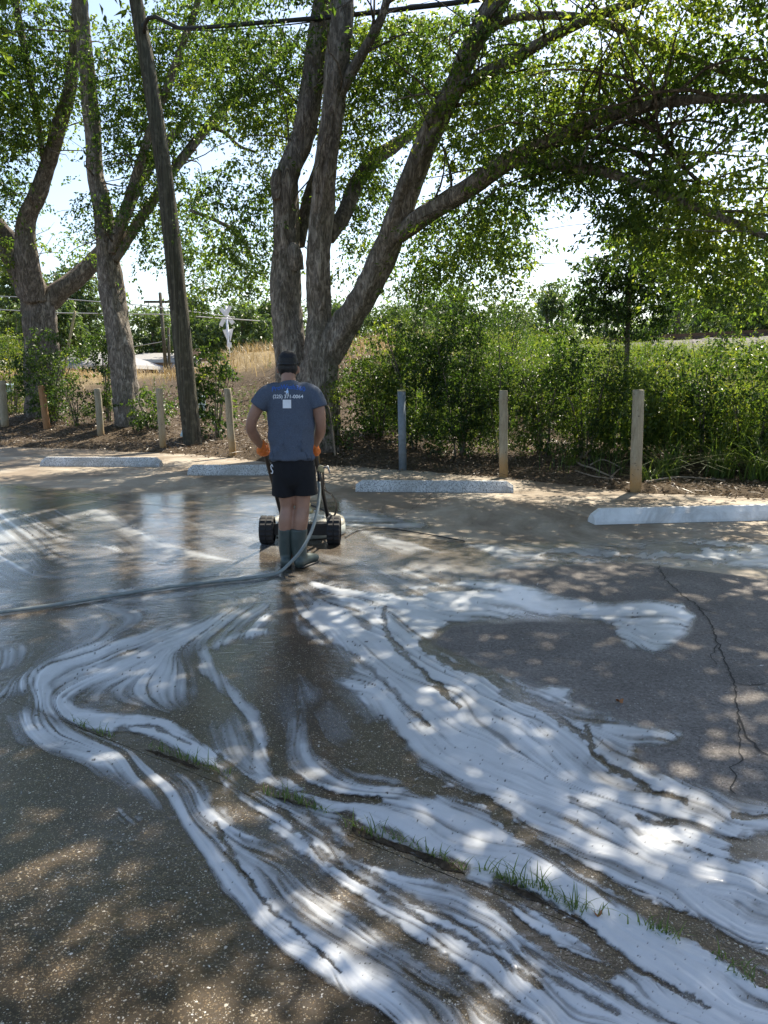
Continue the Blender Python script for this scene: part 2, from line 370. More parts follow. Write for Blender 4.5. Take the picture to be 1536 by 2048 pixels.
def foam_fields():
    st = 2; X = GXX[::st, ::st]; Y = GYY[::st, ::st]                    # half resolution for flow
    U = np.full(X.shape, .03, np.float32); V = np.full(X.shape, .018, np.float32)
    for pl in FLOW:
        for (x0, y0), (x1, y1) in zip(pl[:-1], pl[1:]):
            dx, dy = x1 - x0, y1 - y0; l = math.hypot(dx, dy)
            t = np.clip(((X - x0) * dx + (Y - y0) * dy) / (l * l), 0, 1)
            d2 = (X - x0 - t * dx) ** 2 + ((Y - y0 - t * dy) * 1.3) ** 2
            w = 1 / (1 + (d2 / 900.0) ** 1.5); U += w * dx / l; V += w * dy / l
    sx = fbm(X / 85, Y / 55, 3, 2); sy = fbm(X / 85, Y / 55, 13, 2)            # swirl
    m = np.hypot(U, V) + 1e-6; U = U / m + sx * 1.7; V = V / m + sy * 1.2
    m = np.hypot(U, V) + 1e-6; U /= m; V /= m
    U = np.repeat(np.repeat(U, st, 0), st, 1)[:GH, :GW]; V = np.repeat(np.repeat(V, st, 0), st, 1)[:GH, :GW]
    def lic(nz, steps):
        acc = nz.copy(); cnt = 1
        for sg in (1, -1):
            cx, cy = np.meshgrid(np.arange(GW, dtype=np.float32), np.arange(GH, dtype=np.float32))
            for k in range(steps):
                ix = np.clip(np.rint(cx), 0, GW - 1).astype(np.int32); iy = np.clip(np.rint(cy), 0, GH - 1).astype(np.int32)
                cx = cx + sg * U[iy, ix]; cy = cy + sg * V[iy, ix]
                x0 = np.clip(cx, 0, GW - 1.01); y0 = np.clip(cy, 0, GH - 1.01); i0 = x0.astype(np.int32); j0 = y0.astype(np.int32)
                fx = x0 - i0; fy = y0 - j0
                acc += (nz[j0, i0] * (1 - fx) + nz[j0, i0 + 1] * fx) * (1 - fy) + (nz[j0 + 1, i0] * (1 - fx) + nz[j0 + 1, i0 + 1] * fx) * fy
                cnt += 1
        a = acc / cnt; a = (a - a.mean()) / (a.std() + 1e-6); return a
    depth = (GYY - 700) / 1300.0                                         # traced units shrink with distance
    k1 = 6.5 * depth; k2 = 20 * depth; k3=3.2
    fine = lic(vnoise(GXX / np.maximum(k3, 1), GYY / np.maximum(k3*.8, 1), 91).astype(np.float32), 50)
    mid = lic(vnoise(GXX / 9.0, GYY / 6.5, 92).astype(np.float32), 95)
    big = lic(vnoise(GXX / 26.0, GYY / 17.0, 93).astype(np.float32), 110)
    wx = GXX + 15 * fbm(GXX / 45, GYY / 28, 21) + 7 * fbm(GXX / 11, GYY / 8, 23); wy = GYY + 11 * fbm(GXX / 45, GYY / 28, 31) + 5 * fbm(GXX / 11, GYY / 8, 33)
    c0 = np.zeros(GXX.shape, np.float32)
    for pg, amt, soft in PW:
        xs = [p[0] for p in pg]; ys = [p[1] for p in pg]
        i0 = max(0, int((min(xs) - 60 - GX0) / GS)); i1 = min(GW, int((max(xs) + 60 - GX0) / GS) + 1)
        j0 = max(0, int((min(ys) - 60 - GY0) / GS)); j1 = min(GH, int((max(ys) + 60 - GY0) / GS) + 1)
        if i1 <= i0 or j1 <= j0: continue
        sd_ = poly_sd(wx[j0:j1, i0:i1], wy[j0:j1, i0:i1], pg)
        c0[j0:j1, i0:i1] = np.maximum(c0[j0:j1, i0:i1], amt * sstep(-2.0 * soft, 1.5 * soft + 3, sd_))
    lob = 120 * fbm(GXX / 90, GYY / 60, 61)
    c0 = c0 * sstep(1690, 1630, GXX + lob) * sstep(-155, -95, GXX - lob)
    neg = np.zeros(GXX.shape, np.float32); nfx = 16 * fbm(GXX / 14, GYY / 9, 81); nfy = 11 * fbm(GXX / 14, GYY / 9, 83)
    for pl, w, amt in NEG:
        w2 = w * (1 + .7 * fbm(GXX / 30, GYY / 20, 77))
        d = seg_dist(wx + nfx, wy + nfy, pl); neg = np.maximum(neg, amt * sstep(w2 * 1.7 + 3, w2 * .55, d))
    shore = np.clip(c0 * 1.2, 0, 1)
    c = c0 * (1 - neg)
    edge = np.clip(4 * c * (1 - np.clip(c, 0, 1)), 0, 1)
    lowf = .45 + .55 * sstep(.32, .60, c)
    inside = sstep(.03, .30, np.maximum(c, neg * .30 * shore))
    c = c + inside * (edge * lowf * (.10 * fine + .15 * mid + .10 * big) + (1 - edge) * (.03 * fine + .08 * mid + .19 * big) - .12 * (1 - edge))
    c = np.maximum(c, 0)
    hair = sstep(1.3, 2.1, -fine) * .45 + sstep(1.05, 1.75, -mid) * .62 + sstep(.9, 1.9, -big) * .25
    c = c * (1 - hair * inside * (.35 + .65 * edge))
    cov = np.clip(c, 0, 1)
    dots = vnoise(GXX / 4.3, GYY / 3.4, 55); spk = vnoise(GXX / 60, GYY / 40, 56)
    cov = np.where((dots > .93) & (cov < .3), np.maximum(cov, .42 * (spk > .58)), cov)
    dots2 = vnoise(GXX / 5.0, GYY / 3.6, 57); cov = cov * (1 - .7 * sstep(.94, .985, dots2))
    hgt = .0042 + .0022 * sstep(.2, 1, cov) + .0007 * (mid + .5 * fine) * sstep(.2, .8, cov)
    return cov.astype(np.float32), np.maximum(hgt, .0035).astype(np.float32), fine, mid
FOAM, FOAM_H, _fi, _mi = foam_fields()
WET_PG = [(-400,955),(0,968),(200,985),(480,990),(690,1000),(720,1020),(860,1044),(850,1060),(790,1066),(900,1080),(1050,1088),(1250,1080),(1400,1076),(1440,1088),(1560,1090),(2000,1095),(2000,1145),(1400,1138),(1250,1126),(1020,1140),(960,1152),(1090,1182),(1170,1206),(1300,1203),(1366,1212),(1390,1236),(1376,1270),(1312,1302),(1262,1290),(1220,1250),(1080,1240),(900,1252),(860,1285),(950,1325),(1065,1375),(1150,1380),(1140,1400),(1270,1452),(1370,1470),(1345,1490),(1272,1492),(1280,1528),(1310,1548),(1470,1596),(1560,1606),(1700,1620),(2000,1640),(2000,2300),(-600,2300),(-600,955)]
def sample_grid(A, px, py):
    x = np.clip((px - GX0) / GS, 0, GW - 1.01); y = np.clip((py - GY0) / GS, 0, GH - 1.01); i = x.astype(int); j = y.astype(int); fx = x - i; fy = y - j
    return (A[j, i] * (1 - fx) + A[j, i + 1] * fx) * (1 - fy) + (A[j + 1, i] * (1 - fx) + A[j + 1, i + 1] * fx) * fy
def wet_at(x, y):
    px, py = proj(np.stack([x, y, np.zeros_like(x)], -1)); ok = y > .4
    sd_ = poly_sd(px + 14 * fbm(px / 40, py / 25, 41), py + 9 * fbm(px / 40, py / 25, 43), WET_PG)
    w = sstep(-5, 7, sd_); w = np.where(ok, w, 1.0)
    return w
# ------------------------------------------------------------------ materials: ground
def ground_mat(name, concrete=False):
    t = NT(name); co = t.coord(); wet = t.attr('wet')
    if concrete:
        mott = t.noise(co, 1.3, 6, .65); fine = t.noise(co, 60, 4, .7)
        dry = t.ramp(mott, [(.25, (.26, .215, .16)), (.5, (.38, .325, .25)), (.8, (.48, .42, .335))])
        dry = t.mix(.35, dry, t.ramp(fine, [(.3, (.16, .14, .12)), (.7, (.42, .38, .32))]), 'MIX')
        stain = t.ramp(t.noise(co, .55, 5, .7, 1.2), [(.42, (.55, .5, .45)), (.6, (1, 1, 1))])
        dry = t.mix(1.0, dry, stain, 'MULTIPLY')
        wetc = t.mix(1.0, dry, (.46, .43, .38), 'MULTIPLY')
        h = t.noise(co, 90, 5, .7)
        base = t.mix(wet, dry, wetc); bstr = .35
    else:
        def stones(scale, share, r0, r1):
            v = t.n('ShaderNodeTexVoronoi'); v.inputs['Scale'].default_value = scale; t.lk(wc, v.inputs['Vector'])
            sp = t.n('ShaderNodeSeparateColor'); t.lk(v.outputs['Color'], sp.inputs[0])
            on = t.math('GREATER_THAN', sp.outputs[0], t.math('SUBTRACT', 1 - share, dens) if share else 1.0)
            return t.math('MULTIPLY', on, t.mr(v.outputs['Distance'], r1, r0), True), sp.outputs[1], v.outputs['Distance']
        wv = t.n('ShaderNodeTexNoise'); wv.inputs['Scale'].default_value = 130; t.lk(co, wv.inputs['Vector'])
        ws = t.n('ShaderNodeVectorMath', operation='SCALE'); t.lk(wv.outputs['Color'], ws.inputs[0]); ws.inputs['Scale'].default_value = .010
        wa = t.n('ShaderNodeVectorMath', operation='ADD'); t.lk(co, wa.inputs[0]); t.lk(ws.outputs[0], wa.inputs[1]); wc = wa.outputs[0]
        dens = t.mr(t.noise(co, 1.7, 4, .6), .35, .65, -.05, .16)
        p1, c1, d1 = stones(70, .10, .26, .34); p2, c2, d2 = stones(125, .30, .30, .42); p3, c3, d3 = stones(230, .40, .32, .46)
        pal = [(0, (.045, .028, .014)), (.30, (.11, .070, .034)), (.55, (.20, .14, .075)), (.80, (.30, .24, .15)), (.93, (.52, .47, .39)), (1, (.64, .62, .58))]
        mott = t.noise(co, 2.2, 6, .65)
        matx = t.ramp(mott, [(.3, (.092, .083, .076)), (.55, (.142, .129, .118)), (.75, (.195, .178, .163))])
        grn = t.ramp(t.noise(co, 42, 6, .8), [(.36, (.62, .60, .58)), (.64, (1.75, 1.72, 1.68))])
        matx = t.mix(t.mr(wet, 0, 1, 1, .4), matx, t.mix(1.0, matx, grn, 'MULTIPLY'))
        wetm = t.mix(1.0, matx, (.225, .155, .088), 'MULTIPLY')
        silt = t.ramp(t.noise(co, 1.1, 5, .6, .8), [(.48, (0, 0, 0)), (.68, (1, 1, 1))])
        wetm = t.mix(t.math('MULTIPLY', silt, .5), wetm, (.075, .048, .020))
        base = t.mix(wet, matx, wetm)
        grey = [(0, (.045, .04, .038)), (.4, (.12, .108, .10)), (.8, (.23, .205, .18)), (1, (.46, .43, .39))]
        for p_, cc, k_ in ((p3, c3, .8), (p2, c2, .85), (p1, c1, .9)):
            base = t.mix(t.math('MULTIPLY', p_, k_), base, t.mix(wet, t.ramp(cc, grey), t.ramp(cc, pal)))
        peb = t.math('MAXIMUM', p1, p2); v2 = d3
        dmap = t.n('ShaderNodeMath', operation='SUBTRACT'); dmap.inputs[0].default_value = .6; t.lk(v2, dmap.inputs[1])
        h = t.math('ADD', t.math('MULTIPLY', t.noise(co, 120, 4, .7), .5), t.math('MULTIPLY', peb, .5)); bstr = .6
    t.set('Base Color', base)
    t.set('Roughness', t.mr(wet, 0, 1, .85, .5)); t.set('Specular IOR Level', .35)
    nb = t.bump(h, bstr, .004); t.set('Normal', nb)
    # thin water film as a clear coat, rippled by the flow
    rc = t.coord(scale=(9, 16, 9)); rip = t.noise(rc, 1.4, 5, .62, .6)
    rc2 = t.coord(scale=(1.0, 1.5, 1)); calm = t.noise(rc2, 1.1, 4, .6)
    film = t.mr(calm, .30, .46, .6, 1.0)
    t.set('Coat Weight', t.math('MULTIPLY', wet, film)); t.set('Coat IOR', 1.5)
    t.set('Coat Roughness', t.mr(calm, .36, .60, .12, .03))
    hh = t.math('ADD', rip, t.math('MULTIPLY', h, .12))
    x = t.n('ShaderNodeBump'); x.inputs['Strength'].default_value = .17; x.inputs['Distance'].default_value = .012; t.lk(hh, x.inputs['Height'])
    t.lk(x.outputs[0], t.b.inputs['Coat Normal'])
    return t.m
M['aggregate'] = ground_mat('aggregate_pavement'); M['concrete'] = ground_mat('tan_concrete', True)

def foam_mat():
    t = NT('soap_foam_and_sheen'); co = t.coord(); cov = t.attr('cover'); st = t.attr('streak')
    bub = t.voro(co, 240); bub2 = t.noise(co, 85, 5, .7)
    c2 = t.math('ADD', cov, t.math('MULTIPLY', t.math('SUBTRACT', bub2, .5), .22))
    fac = t.mr(c2, .11, .76)
    thick = t.ramp(t.math('ADD', cov, t.math('MULTIPLY', st, .035)), [(.12, (.25, .24, .225)), (.40, (.37, .375, .38)), (.70, (.44, .455, .47)), (1.0, (.60, .615, .63))])
    smear = t.noise(co, 2.4, 6, .65)
    thick = t.mix(t.mr(smear, .38, .64, .0, .45), thick, (.34, .355, .37))
    t.set('Base Color', thick); t.set('Roughness', .38); t.set('Specular IOR Level', .4)
    t.set('Coat Weight', .5); t.set('Coat Roughness', .10); t.set('Coat IOR', 1.33)
    hh = t.math('ADD', t.math('MULTIPLY', bub, .25), bub2)
    t.set('Normal', t.bump(hh, .22, .0025))
    tr = t.n('ShaderNodeBsdfTransparent'); mx = t.n('ShaderNodeMixShader')
    t.lk(fac, mx.inputs[0]); t.lk(tr.outputs[0], mx.inputs[1]); t.lk(t.b.outputs[0], mx.inputs[2]); t.lk(mx.outputs[0], t.out.inputs[0])
    return t.m
M['foam'] = foam_mat()
def soil_mat():
    t = NT('mulch_soil'); co = t.coord()
    a = t.noise(co, 9, 8, .75); b = t.noise(co, 55, 6, .75)
    dk = t.ramp(a, [(.3, (.030, .022, .015)), (.5, (.075, .055, .038)), (.75, (.17, .13, .085))])
    c = t.mix(.5, dk, t.ramp(b, [(.35, (.02, .015, .01)), (.7, (.20, .155, .105))]))
    g = t.attr('dry'); c = t.mix(g, c, t.ramp(t.noise(co, 6, 7, .7), [(.3, (.12, .09, .05)), (.7, (.36, .28, .15))]))
    t.set('Base Color', c); t.set('Roughness', .95); t.set('Specular IOR Level', .1); t.set('Normal', t.bump(b, .9, .03)); return t.m
M['soil'] = soil_mat()

# ------------------------------------------------------------------ terrain, pavement slabs, foam
def grid_faces(nr, nc):
    i = np.arange(nr * nc).reshape(nr, nc)
    return np.stack([i[:-1, :-1].ravel(), i[:-1, 1:].ravel(), i[1:, 1:].ravel(), i[1:, :-1].ravel()], 1)
tx = np.concatenate([np.linspace(-400, -34, 14), np.linspace(-30, 24, 217), np.linspace(28, 400, 14)])
ty = np.concatenate([np.linspace(-60, 6, 8), np.linspace(6.4, 40, 170), np.linspace(44, 700, 18)])
TX, TY = np.meshgrid(tx, ty); TZ = terrain(TX, TY)
TZ = np.where(TY < edge_y(TX) - .6, -.09, TZ)
sdist = (TY - edge_y(TX)) * .8
dryv = sstep(8.8, 11.0, sdist + 1.2 * np.sin(TX * .9)) * .9 * sstep(4, 1, TX)
fast_mesh('ground', np.stack([TX, TY, TZ], -1).reshape(-1, 3), grid_faces(*TX.shape), M['soil'], {'dry': dryv.ravel()}, True)
tag(bpy.data.objects['ground'], kind='structure')
SL = -.62; JA = 7.70                                             # joints run along y = JA + SL * x - q
p1, p2 = flat(100, 1432), flat(1400, 1952)
SLW = (p2.y - p1.y) / (p2.x - p1.x); JW = p1.y - SLW * p1.x
def slab(name, yfar, ynear, xs, mat, n, thick=.09):
    X, K = np.meshgrid(xs, np.linspace(0, 1, n)); yf = yfar(X); yn = ynear(X); Y = yf + (yn - yf) * K
    w = wet_at(X.ravel(), Y.ravel()).reshape(X.shape)
    z = .0015 * np.sin(X * 3.1 + Y * 1.3) * np.sin(Y * 2.7)
    V = np.stack([X, Y, z], -1).reshape(-1, 3); F = grid_faces(*X.shape)[:, ::-1]
    nr, nc = X.shape; e = np.concatenate([np.arange(nc), np.arange(nc) + (nr - 1) * nc])
    V2 = V[e].copy(); V2[:, 2] = -thick; b = len(V); ar = np.arange(nc - 1)
    F2 = np.concatenate([np.stack([ar, ar + 1, b + ar + 1, b + ar], 1), np.stack([(nr - 1) * nc + ar + 1, (nr - 1) * nc + ar, b + nc + ar, b + nc + ar + 1], 1)])
    o = fast_mesh(name, np.concatenate([V, V2]), np.concatenate([F, F2]), mat, {'wet': np.concatenate([w.ravel(), w.ravel()[e]])}, False)
    return tag(o, kind='structure')
wob = lambda X, a, s: a * (np.sin(X * 9 + s) * .5 + np.sin(X * 23 + 2 * s) * .3 + np.sin(X * 61 + s) * .2)
xs_f = np.concatenate([np.linspace(-9, -3.2, 110)[:-1], np.linspace(-3.2, 3.4, 280)[:-1], np.linspace(3.4, 9, 100)])
slab('parking_pavement', lambda X: JW + SLW * X - .002 + wob(X, .001, 4), lambda X: JW + SLW * X - 9, xs_f, M['aggregate'], 130)
slab('parking_pavement', lambda X: JA + SL * X - .008, lambda X: JW + SLW * X + .002 + wob(X, .001, 1), xs_f, M['aggregate'], 110)
xs_b = np.linspace(-26, 14, 420)
slab('concrete_apron', lambda X: edge_y(X) + .45, lambda X: JA + SL * X + .008, xs_b, M['concrete'], 120)
# foam: cull where there is none
KX = (GXX - 768) / FPX; KY = -(GYY - 1024) / FPX
DZ = -SP + KY * CP; TT = -CAM_H / DZ
FX = KX * TT; FY = (CP + KY * SP) * TT
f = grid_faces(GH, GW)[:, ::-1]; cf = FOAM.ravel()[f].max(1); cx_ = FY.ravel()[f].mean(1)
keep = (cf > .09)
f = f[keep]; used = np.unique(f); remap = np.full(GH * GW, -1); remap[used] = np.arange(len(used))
fo = fast_mesh('soap_foam_and_sheen', np.stack([FX, FY, FOAM_H], -1).reshape(-1, 3)[used], remap[f], M['foam'],
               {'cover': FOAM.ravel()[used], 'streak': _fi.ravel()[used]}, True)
tag(fo, 'white soapy foam swirling in streams across the wet pavement, with water sheen painted in as pale film', kind='stuff')

# ------------------------------------------------------------------ bark, wood, misc materials
def bark_mat(name, lo, hi, scale=1.0, zs=2.1):
    t = NT(name); co = t.coord(scale=(9 * scale, 9 * scale, zs * scale))
    a = t.noise(co, 1.5, 8, .68, .9); r = t.math('ABSOLUTE', t.math('SUBTRACT', t.noise(co, 1.1, 5, .6, 1.4), .5))
    ridge = t.mr(r, 0, .16, 0, 1); pl = t.noise(t.coord(scale=(5, 5, 3.2)), 2.0, 5, .6)
    h = t.math('ADD', t.math('MULTIPLY', a, .8), t.math('MULTIPLY', ridge, .5))
    mid = tuple(x * .55 + y * .45 for x, y in zip(lo, hi))
    c = t.ramp(h, [(.30, lo), (.62, mid), (.95, hi)])
    c = t.mix(t.mr(pl, .52, .66, 0, .55), c, tuple(min(1, x * 1.25) for x in hi))
    c = t.mix(t.mr(t.noise(t.coord(), 1.2, 4), .45, .65, 0, .35), c, (.10, .10, .07))
    t.set('Base Color', c); t.set('Roughness', .92); t.set('Specular IOR Level', .15); t.set('Normal', t.bump(h, 1.0, .05)); return t.m
M['bark'] = bark_mat('furrowed_bark', (.085, .070, .058), (.52, .455, .39))
M['bark_dark'] = bark_mat('dark_bark', (.062, .051, .043), (.38, .325, .275))
M['pole'] = bark_mat('weathered_pole_wood', (.045, .042, .034), (.20, .185, .14), 1.1, .16)
def post_mat(name, lo, hi, stain):
    t = NT(name); co = t.coord(scale=(14, 14, 3)); a = t.noise(co, 1.5, 7, .7)
    c = t.ramp(a, [(.3, lo), (.7, hi)])
    z = t.n('ShaderNodeSeparateXYZ'); tc = t.n('ShaderNodeTexCoord'); t.lk(tc.outputs['Object'], z.inputs[0])
    w = t.math('ADD', z.outputs[2], t.math('MULTIPLY', t.noise(t.coord(), 7, 5), .5))
    c = t.mix(t.mr(w, .75, .35), c, stain)
    c = t.mix(t.mr(t.noise(t.coord(), 26, 6, .7), .60, .68), c, (.06, .05, .04))
    t.set('Base Color', c); t.set('Roughness', .9); t.set('Normal', t.bump(a, .6, .012)); return t.m
M['post'] = post_mat('weathered_post_wood', (.24, .205, .14), (.42, .37, .27), (.36, .22, .09))
M['post_orange'] = post_mat('rusty_orange_wood', (.28, .14, .06), (.42, .24, .12), (.34, .16, .06))
M['pipe'] = simple('grey_painted_pipe', (.17, .20, .23), .55, .2, 14, .1)
M['pipe_edge'] = simple('yellowed_pipe_edge', (.55, .48, .22), .6)
def stop_mat(name, col, speck):
    t = NT(name); co = t.coord(); a = t.noise(co, 5, 6, .65); b = t.noise(co, 48, 5, .8)
    c = t.ramp(a, [(.3, tuple(x * .8 for x in col)), (.7, col)])
    c = t.mix(t.mr(b, (.51 if speck else .68), (.55 if speck else .73), 0, (.8 if speck else .45)), c, (.10, .10, .10) if speck else (.28, .28, .28))
    c = t.mix(t.mr(t.noise(co, 2.6, 6, .7, 1.0), .48, .66, 0, .55), c, (.30, .29, .27))
    t.set('Base Color', c); t.set('Roughness', .8); t.set('Normal', t.bump(b, .35, .006)); return t.m
M['stop_speck'] = stop_mat('speckled_worn_paint', (.66, .67, .68), True)
M['stop_white'] = stop_mat('fresh_white_paint', (.80, .80, .80), False)
M['cable'] = simple('black_cable', (.015, .015, .017), .5)
M['wire'] = simple('pale_wire', (.30, .31, .32), .5)
M['steel'] = simple('galvanised_steel', (.38, .39, .40), .45, .2, 20, .05, .6)
M['white_sign'] = simple('white_sign_back', (.72, .74, .78), .5, .08, 10)
M['blackmetal'] = simple('black_powder_coat', (.012, .012, .014), .38, .2, 20)
M['tyre'] = simple('black_rubber', (.014, .014, .016), .75, .25, 30, .1)
M['deck'] = simple('wet_cream_plastic', (.62, .58, .48), .22, .2, 7)
M['skirt'] = simple('cloudy_plastic_skirt', (.38, .40, .37), .3, .2, 18)
M['brass'] = simple('worn_brass', (.42, .36, .22), .35, .2, 30, 0, .8)
M['hose'] = simple('grey_rubber_hose', (.20, .225, .22), .5, .2, 20)
M['blackhose'] = simple('black_rubber_hose', (.02, .02, .022), .45)
M['skin'] = simple('tanned_skin', (.33, .175, .115), .5, .12, 14, .05)
M['boot'] = simple('dark_green_rubber_boot', (.050, .068, .062), .42, .25, 9, .08)
M['sole'] = simple('black_boot_sole', (.015, .015, .014), .6)
M['shorts'] = simple('black_shorts_fabric', (.005, .005, .007), .9, .3, 40, .2)
M['cap'] = simple('black_cap_fabric', (.010, .011, .016), .8, .3, 60, .2)
M['hair'] = simple('dark_brown_hair', (.012, .009, .007), .6, .4, 50, .4)
M['glove'] = simple('orange_glove_rubber', (.80, .20, .03), .5, .15, 30, .1)
def shirt_mat():
    t = NT('heather_navy_cotton'); a = t.noise(t.coord(), 160, 4, .7); b = t.noise(t.coord(), 5, 5)
    c = t.ramp(a, [(.3, (.060, .074, .105)), (.7, (.115, .135, .175))])
    t.set('Base Color', c); t.set('Roughness', .88); t.set('Specular IOR Level', .15)
    t.set('Normal', t.bump(b, .5, .03)); return t.m
M['shirt'] = shirt_mat()
M['print_blue'] = simple('blue_print', (.035, .12, .42), .6, .05)
M['print_white'] = simple('white_print', (.80, .80, .82), .6, .05)
M['print_pale'] = simple('pale_blue_print', (.45, .62, .85), .6, .05)
M['roof'] = simple('grey_shingle_roof', (.22, .22, .23), .8, .25, 6, .3)
M['roof_pale'] = simple('pale_roof', (.24, .235, .23), .8, .15, 6, .2)
M['fascia'] = simple('white_fascia', (.5, .5, .49), .6)
M['wall'] = simple('tan_brick_wall', (.30, .22, .17), .85, .2, 12)
M['glass'] = simple('dark_window_glass', (.02, .025, .03), .1)
M['ballast'] = simple('grey_ballast_stone', (.26, .235, .21), .95, .45, 16, .9)
M['rail'] = simple('rusty_rail_steel', (.13, .085, .06), .55, .3, 20, .1, .5)
M['tie'] = simple('creosoted_tie', (.055, .045, .038), .9, .3, 12, .3)
M['plastic_pale'] = simple('pale_blue_plastic', (.50, .62, .64), .45, .15, 8)
M['stake'] = simple('pale_wood_stake', (.44, .37, .22), .8, .25, 16, .2)
M['twig'] = simple('bleached_twig', (.30, .24, .18), .9, .3, 25, .2)
M['crack'] = simple('dark_crack_filler', (.035, .031, .027), .95)
M['leaf_main'] = leaf_mat('elm_leaves', [(.032, .058, .018), (.060, .104, .027), (.118, .166, .036), (.22, .245, .055)], .52)
M['leaf_left'] = leaf_mat('olive_leaves', [(.033, .060, .02), (.064, .112, .030), (.120, .172, .040), (.21, .24, .06)], .52)
M['leaf_shrub'] = leaf_mat('shrub_leaves', [(.018, .038, .012), (.034, .066, .018), (.072, .112, .025), (.17, .205, .045)], .45)
M['leaf_yellow'] = leaf_mat('yellow_green_weed_leaves', [(.035, .070, .015), (.065, .110, .02), (.13, .165, .028), (.26, .25, .045)], .42)
M['leaf_far'] = leaf_mat('far_leaves', [(.045, .075, .032), (.075, .115, .045), (.12, .165, .06)], .35)
M['grass'] = leaf_mat('green_grass', [(.035, .070, .018), (.075, .12, .03), (.15, .19, .06)], .4)
M['straw'] = leaf_mat('dry_straw', [(.17, .115, .05), (.33, .25, .12), (.50, .40, .23)], .3, (1.2, 1.1, .9))
M['litter'] = leaf_mat('brown_leaf_litter', [(.035, .024, .016), (.10, .068, .042), (.18, .13, .085), (.30, .23, .16)], .15, (1.1, 1, .8))
M['orange_leaf'] = simple('orange_dead_leaf', (.30, .12, .04), .6)

# ------------------------------------------------------------------ leaves
def unit(a): return a / np.maximum(np.linalg.norm(a, axis=-1, keepdims=True), 1e-9)
def leaf_arrays(P, D, Nn, l, w, tint):
    D = unit(D); S = unit(np.cross(D, Nn)); Nn = np.cross(S, D); l = l[:, None]; w = w[:, None]
    v0 = P; v1 = P + D * l * .42 + S * w * .5 + Nn * w * .18; v2 = P + D * l - Nn * l * .12; v3 = P + D * l * .42 - S * w * .5 + Nn * w * .18
    n = len(P); V = np.stack([v0, v1, v2, v3], 1).reshape(-1, 3); F = np.arange(4 * n).reshape(n, 4)
    return V, F, np.repeat(tint, 4)
def spray(C, per, length, leaf, droop=.6, spread=.35, tintbase=None):
    """C: (n,3) twig starts -> leaves strung along drooping twigs"""
    n = len(C); a = RNG.uniform(0, 2 * np.pi, n)
    ax = np.stack([np.cos(a), np.sin(a), RNG.uniform(-.3, .5, n)], 1); L = RNG.uniform(.5, 1.2, n) * length
    t = RNG.uniform(0, 1, (n, per)); tt = t[..., None]
    P = C[:, None, :] + ax[:, None, :] * (L[:, None, None] * tt); P[..., 2] -= droop * (L[:, None] * t ** 2)
    P += RNG.normal(0, spread * .18 * length, P.shape)
    D = ax[:, None, :] * .6 + RNG.normal(0, .6, P.shape); D[..., 2] -= .55
    Nn = RNG.normal(0, .55, P.shape); Nn[..., 2] += .8
    l = leaf * RNG.uniform(.6, 1.25, (n, per)); w = l * RNG.uniform(.42, .62, (n, per))
    tb = RNG.uniform(.15, .7, n) if tintbase is None else tintbase
    ti = np.clip(tb[:, None] + RNG.normal(0, .16, (n, per)), 0, 1)
    return leaf_arrays(P.reshape(-1, 3), D.reshape(-1, 3), Nn.reshape(-1, 3), l.ravel(), w.ravel(), ti.ravel())
def merge(parts):
    V = []; F = []; T = []; b = 0
    for v, f_, t in parts: V.append(v); F.append(f_ + b); T.append(t); b += len(v)
    return np.concatenate(V), np.concatenate(F), np.concatenate(T)
GAPS = [(1060,120,26,16),(1230,250,22,18),(1290,150,20,26),(1460,60,24,14),(1400,310,26,16),(880,150,14,18),(760,220,16,26),(1180,120,18,12),(1500,210,18,14),(1010,215,14,12),(1330,440,20,14),(1240,90,12,18),(560,130,16,12),(520,280,16,14),(340,120,14,20),(100,90,14,12),(60,170,16,12),(450,290,52,42),(112,440,48,75),(85,340,26,40),(205,45,32,42),(1120,455,72,72),(1390,232,44,34),(1215,560,50,62),(940,258,22,10),(1165,480,45,66),
        (285,590,32,48),(500,350,26,26),(780,452,26,20),(1480,300,28,26),(1060,560,40,40),(1000,300,14,10),(600,30,12,10),(690,560,18,60),(420,610,22,30),(1350,60,20,24),(1130,70,14,16),(880,590,20,20),(1420,350,30,26),(30,330,16,18),(330,560,18,30),(250,190,14,16)]
def clear_of_gaps(C, soft=1.0):
    x, y = proj(C); k = np.ones(len(C), bool)
    for cx, cy, rx, ry in GAPS:
        d = np.hypot((x - cx) / rx, (y - cy) / ry) + .25 * np.sin(x * .09) * np.sin(y * .11)
        k &= d > RNG.uniform(.75, 1.05, len(C)) * soft
    cy_ = np.interp(x, [285, 330, 380, 500, 660, 830, 1000], [45, 46, 57, 48, 36, 16, 0])
    k &= ~((x > 280) & (x < 1010) & (np.abs(y - cy_ + 8) < 26) & (C[:, 1] < 17.6))
    return C[k]
def blob_points(blobs, per_area, flatten=1.0):
    out = []
    for cx, cy, rx, ry, Y, dY, den in blobs:
        c = at(cx, cy, Y); sc = Y / FPX; n = int(per_area * den * (rx * sc) * (ry * sc) * 3.2) + 2
        u = unit(RNG.normal(size=(n, 3))) * (RNG.uniform(0, 1, (n, 1)) ** .40)
        out.append(np.array(c) + u * np.array([rx * sc, dY, ry * sc]))
    return np.concatenate(out)
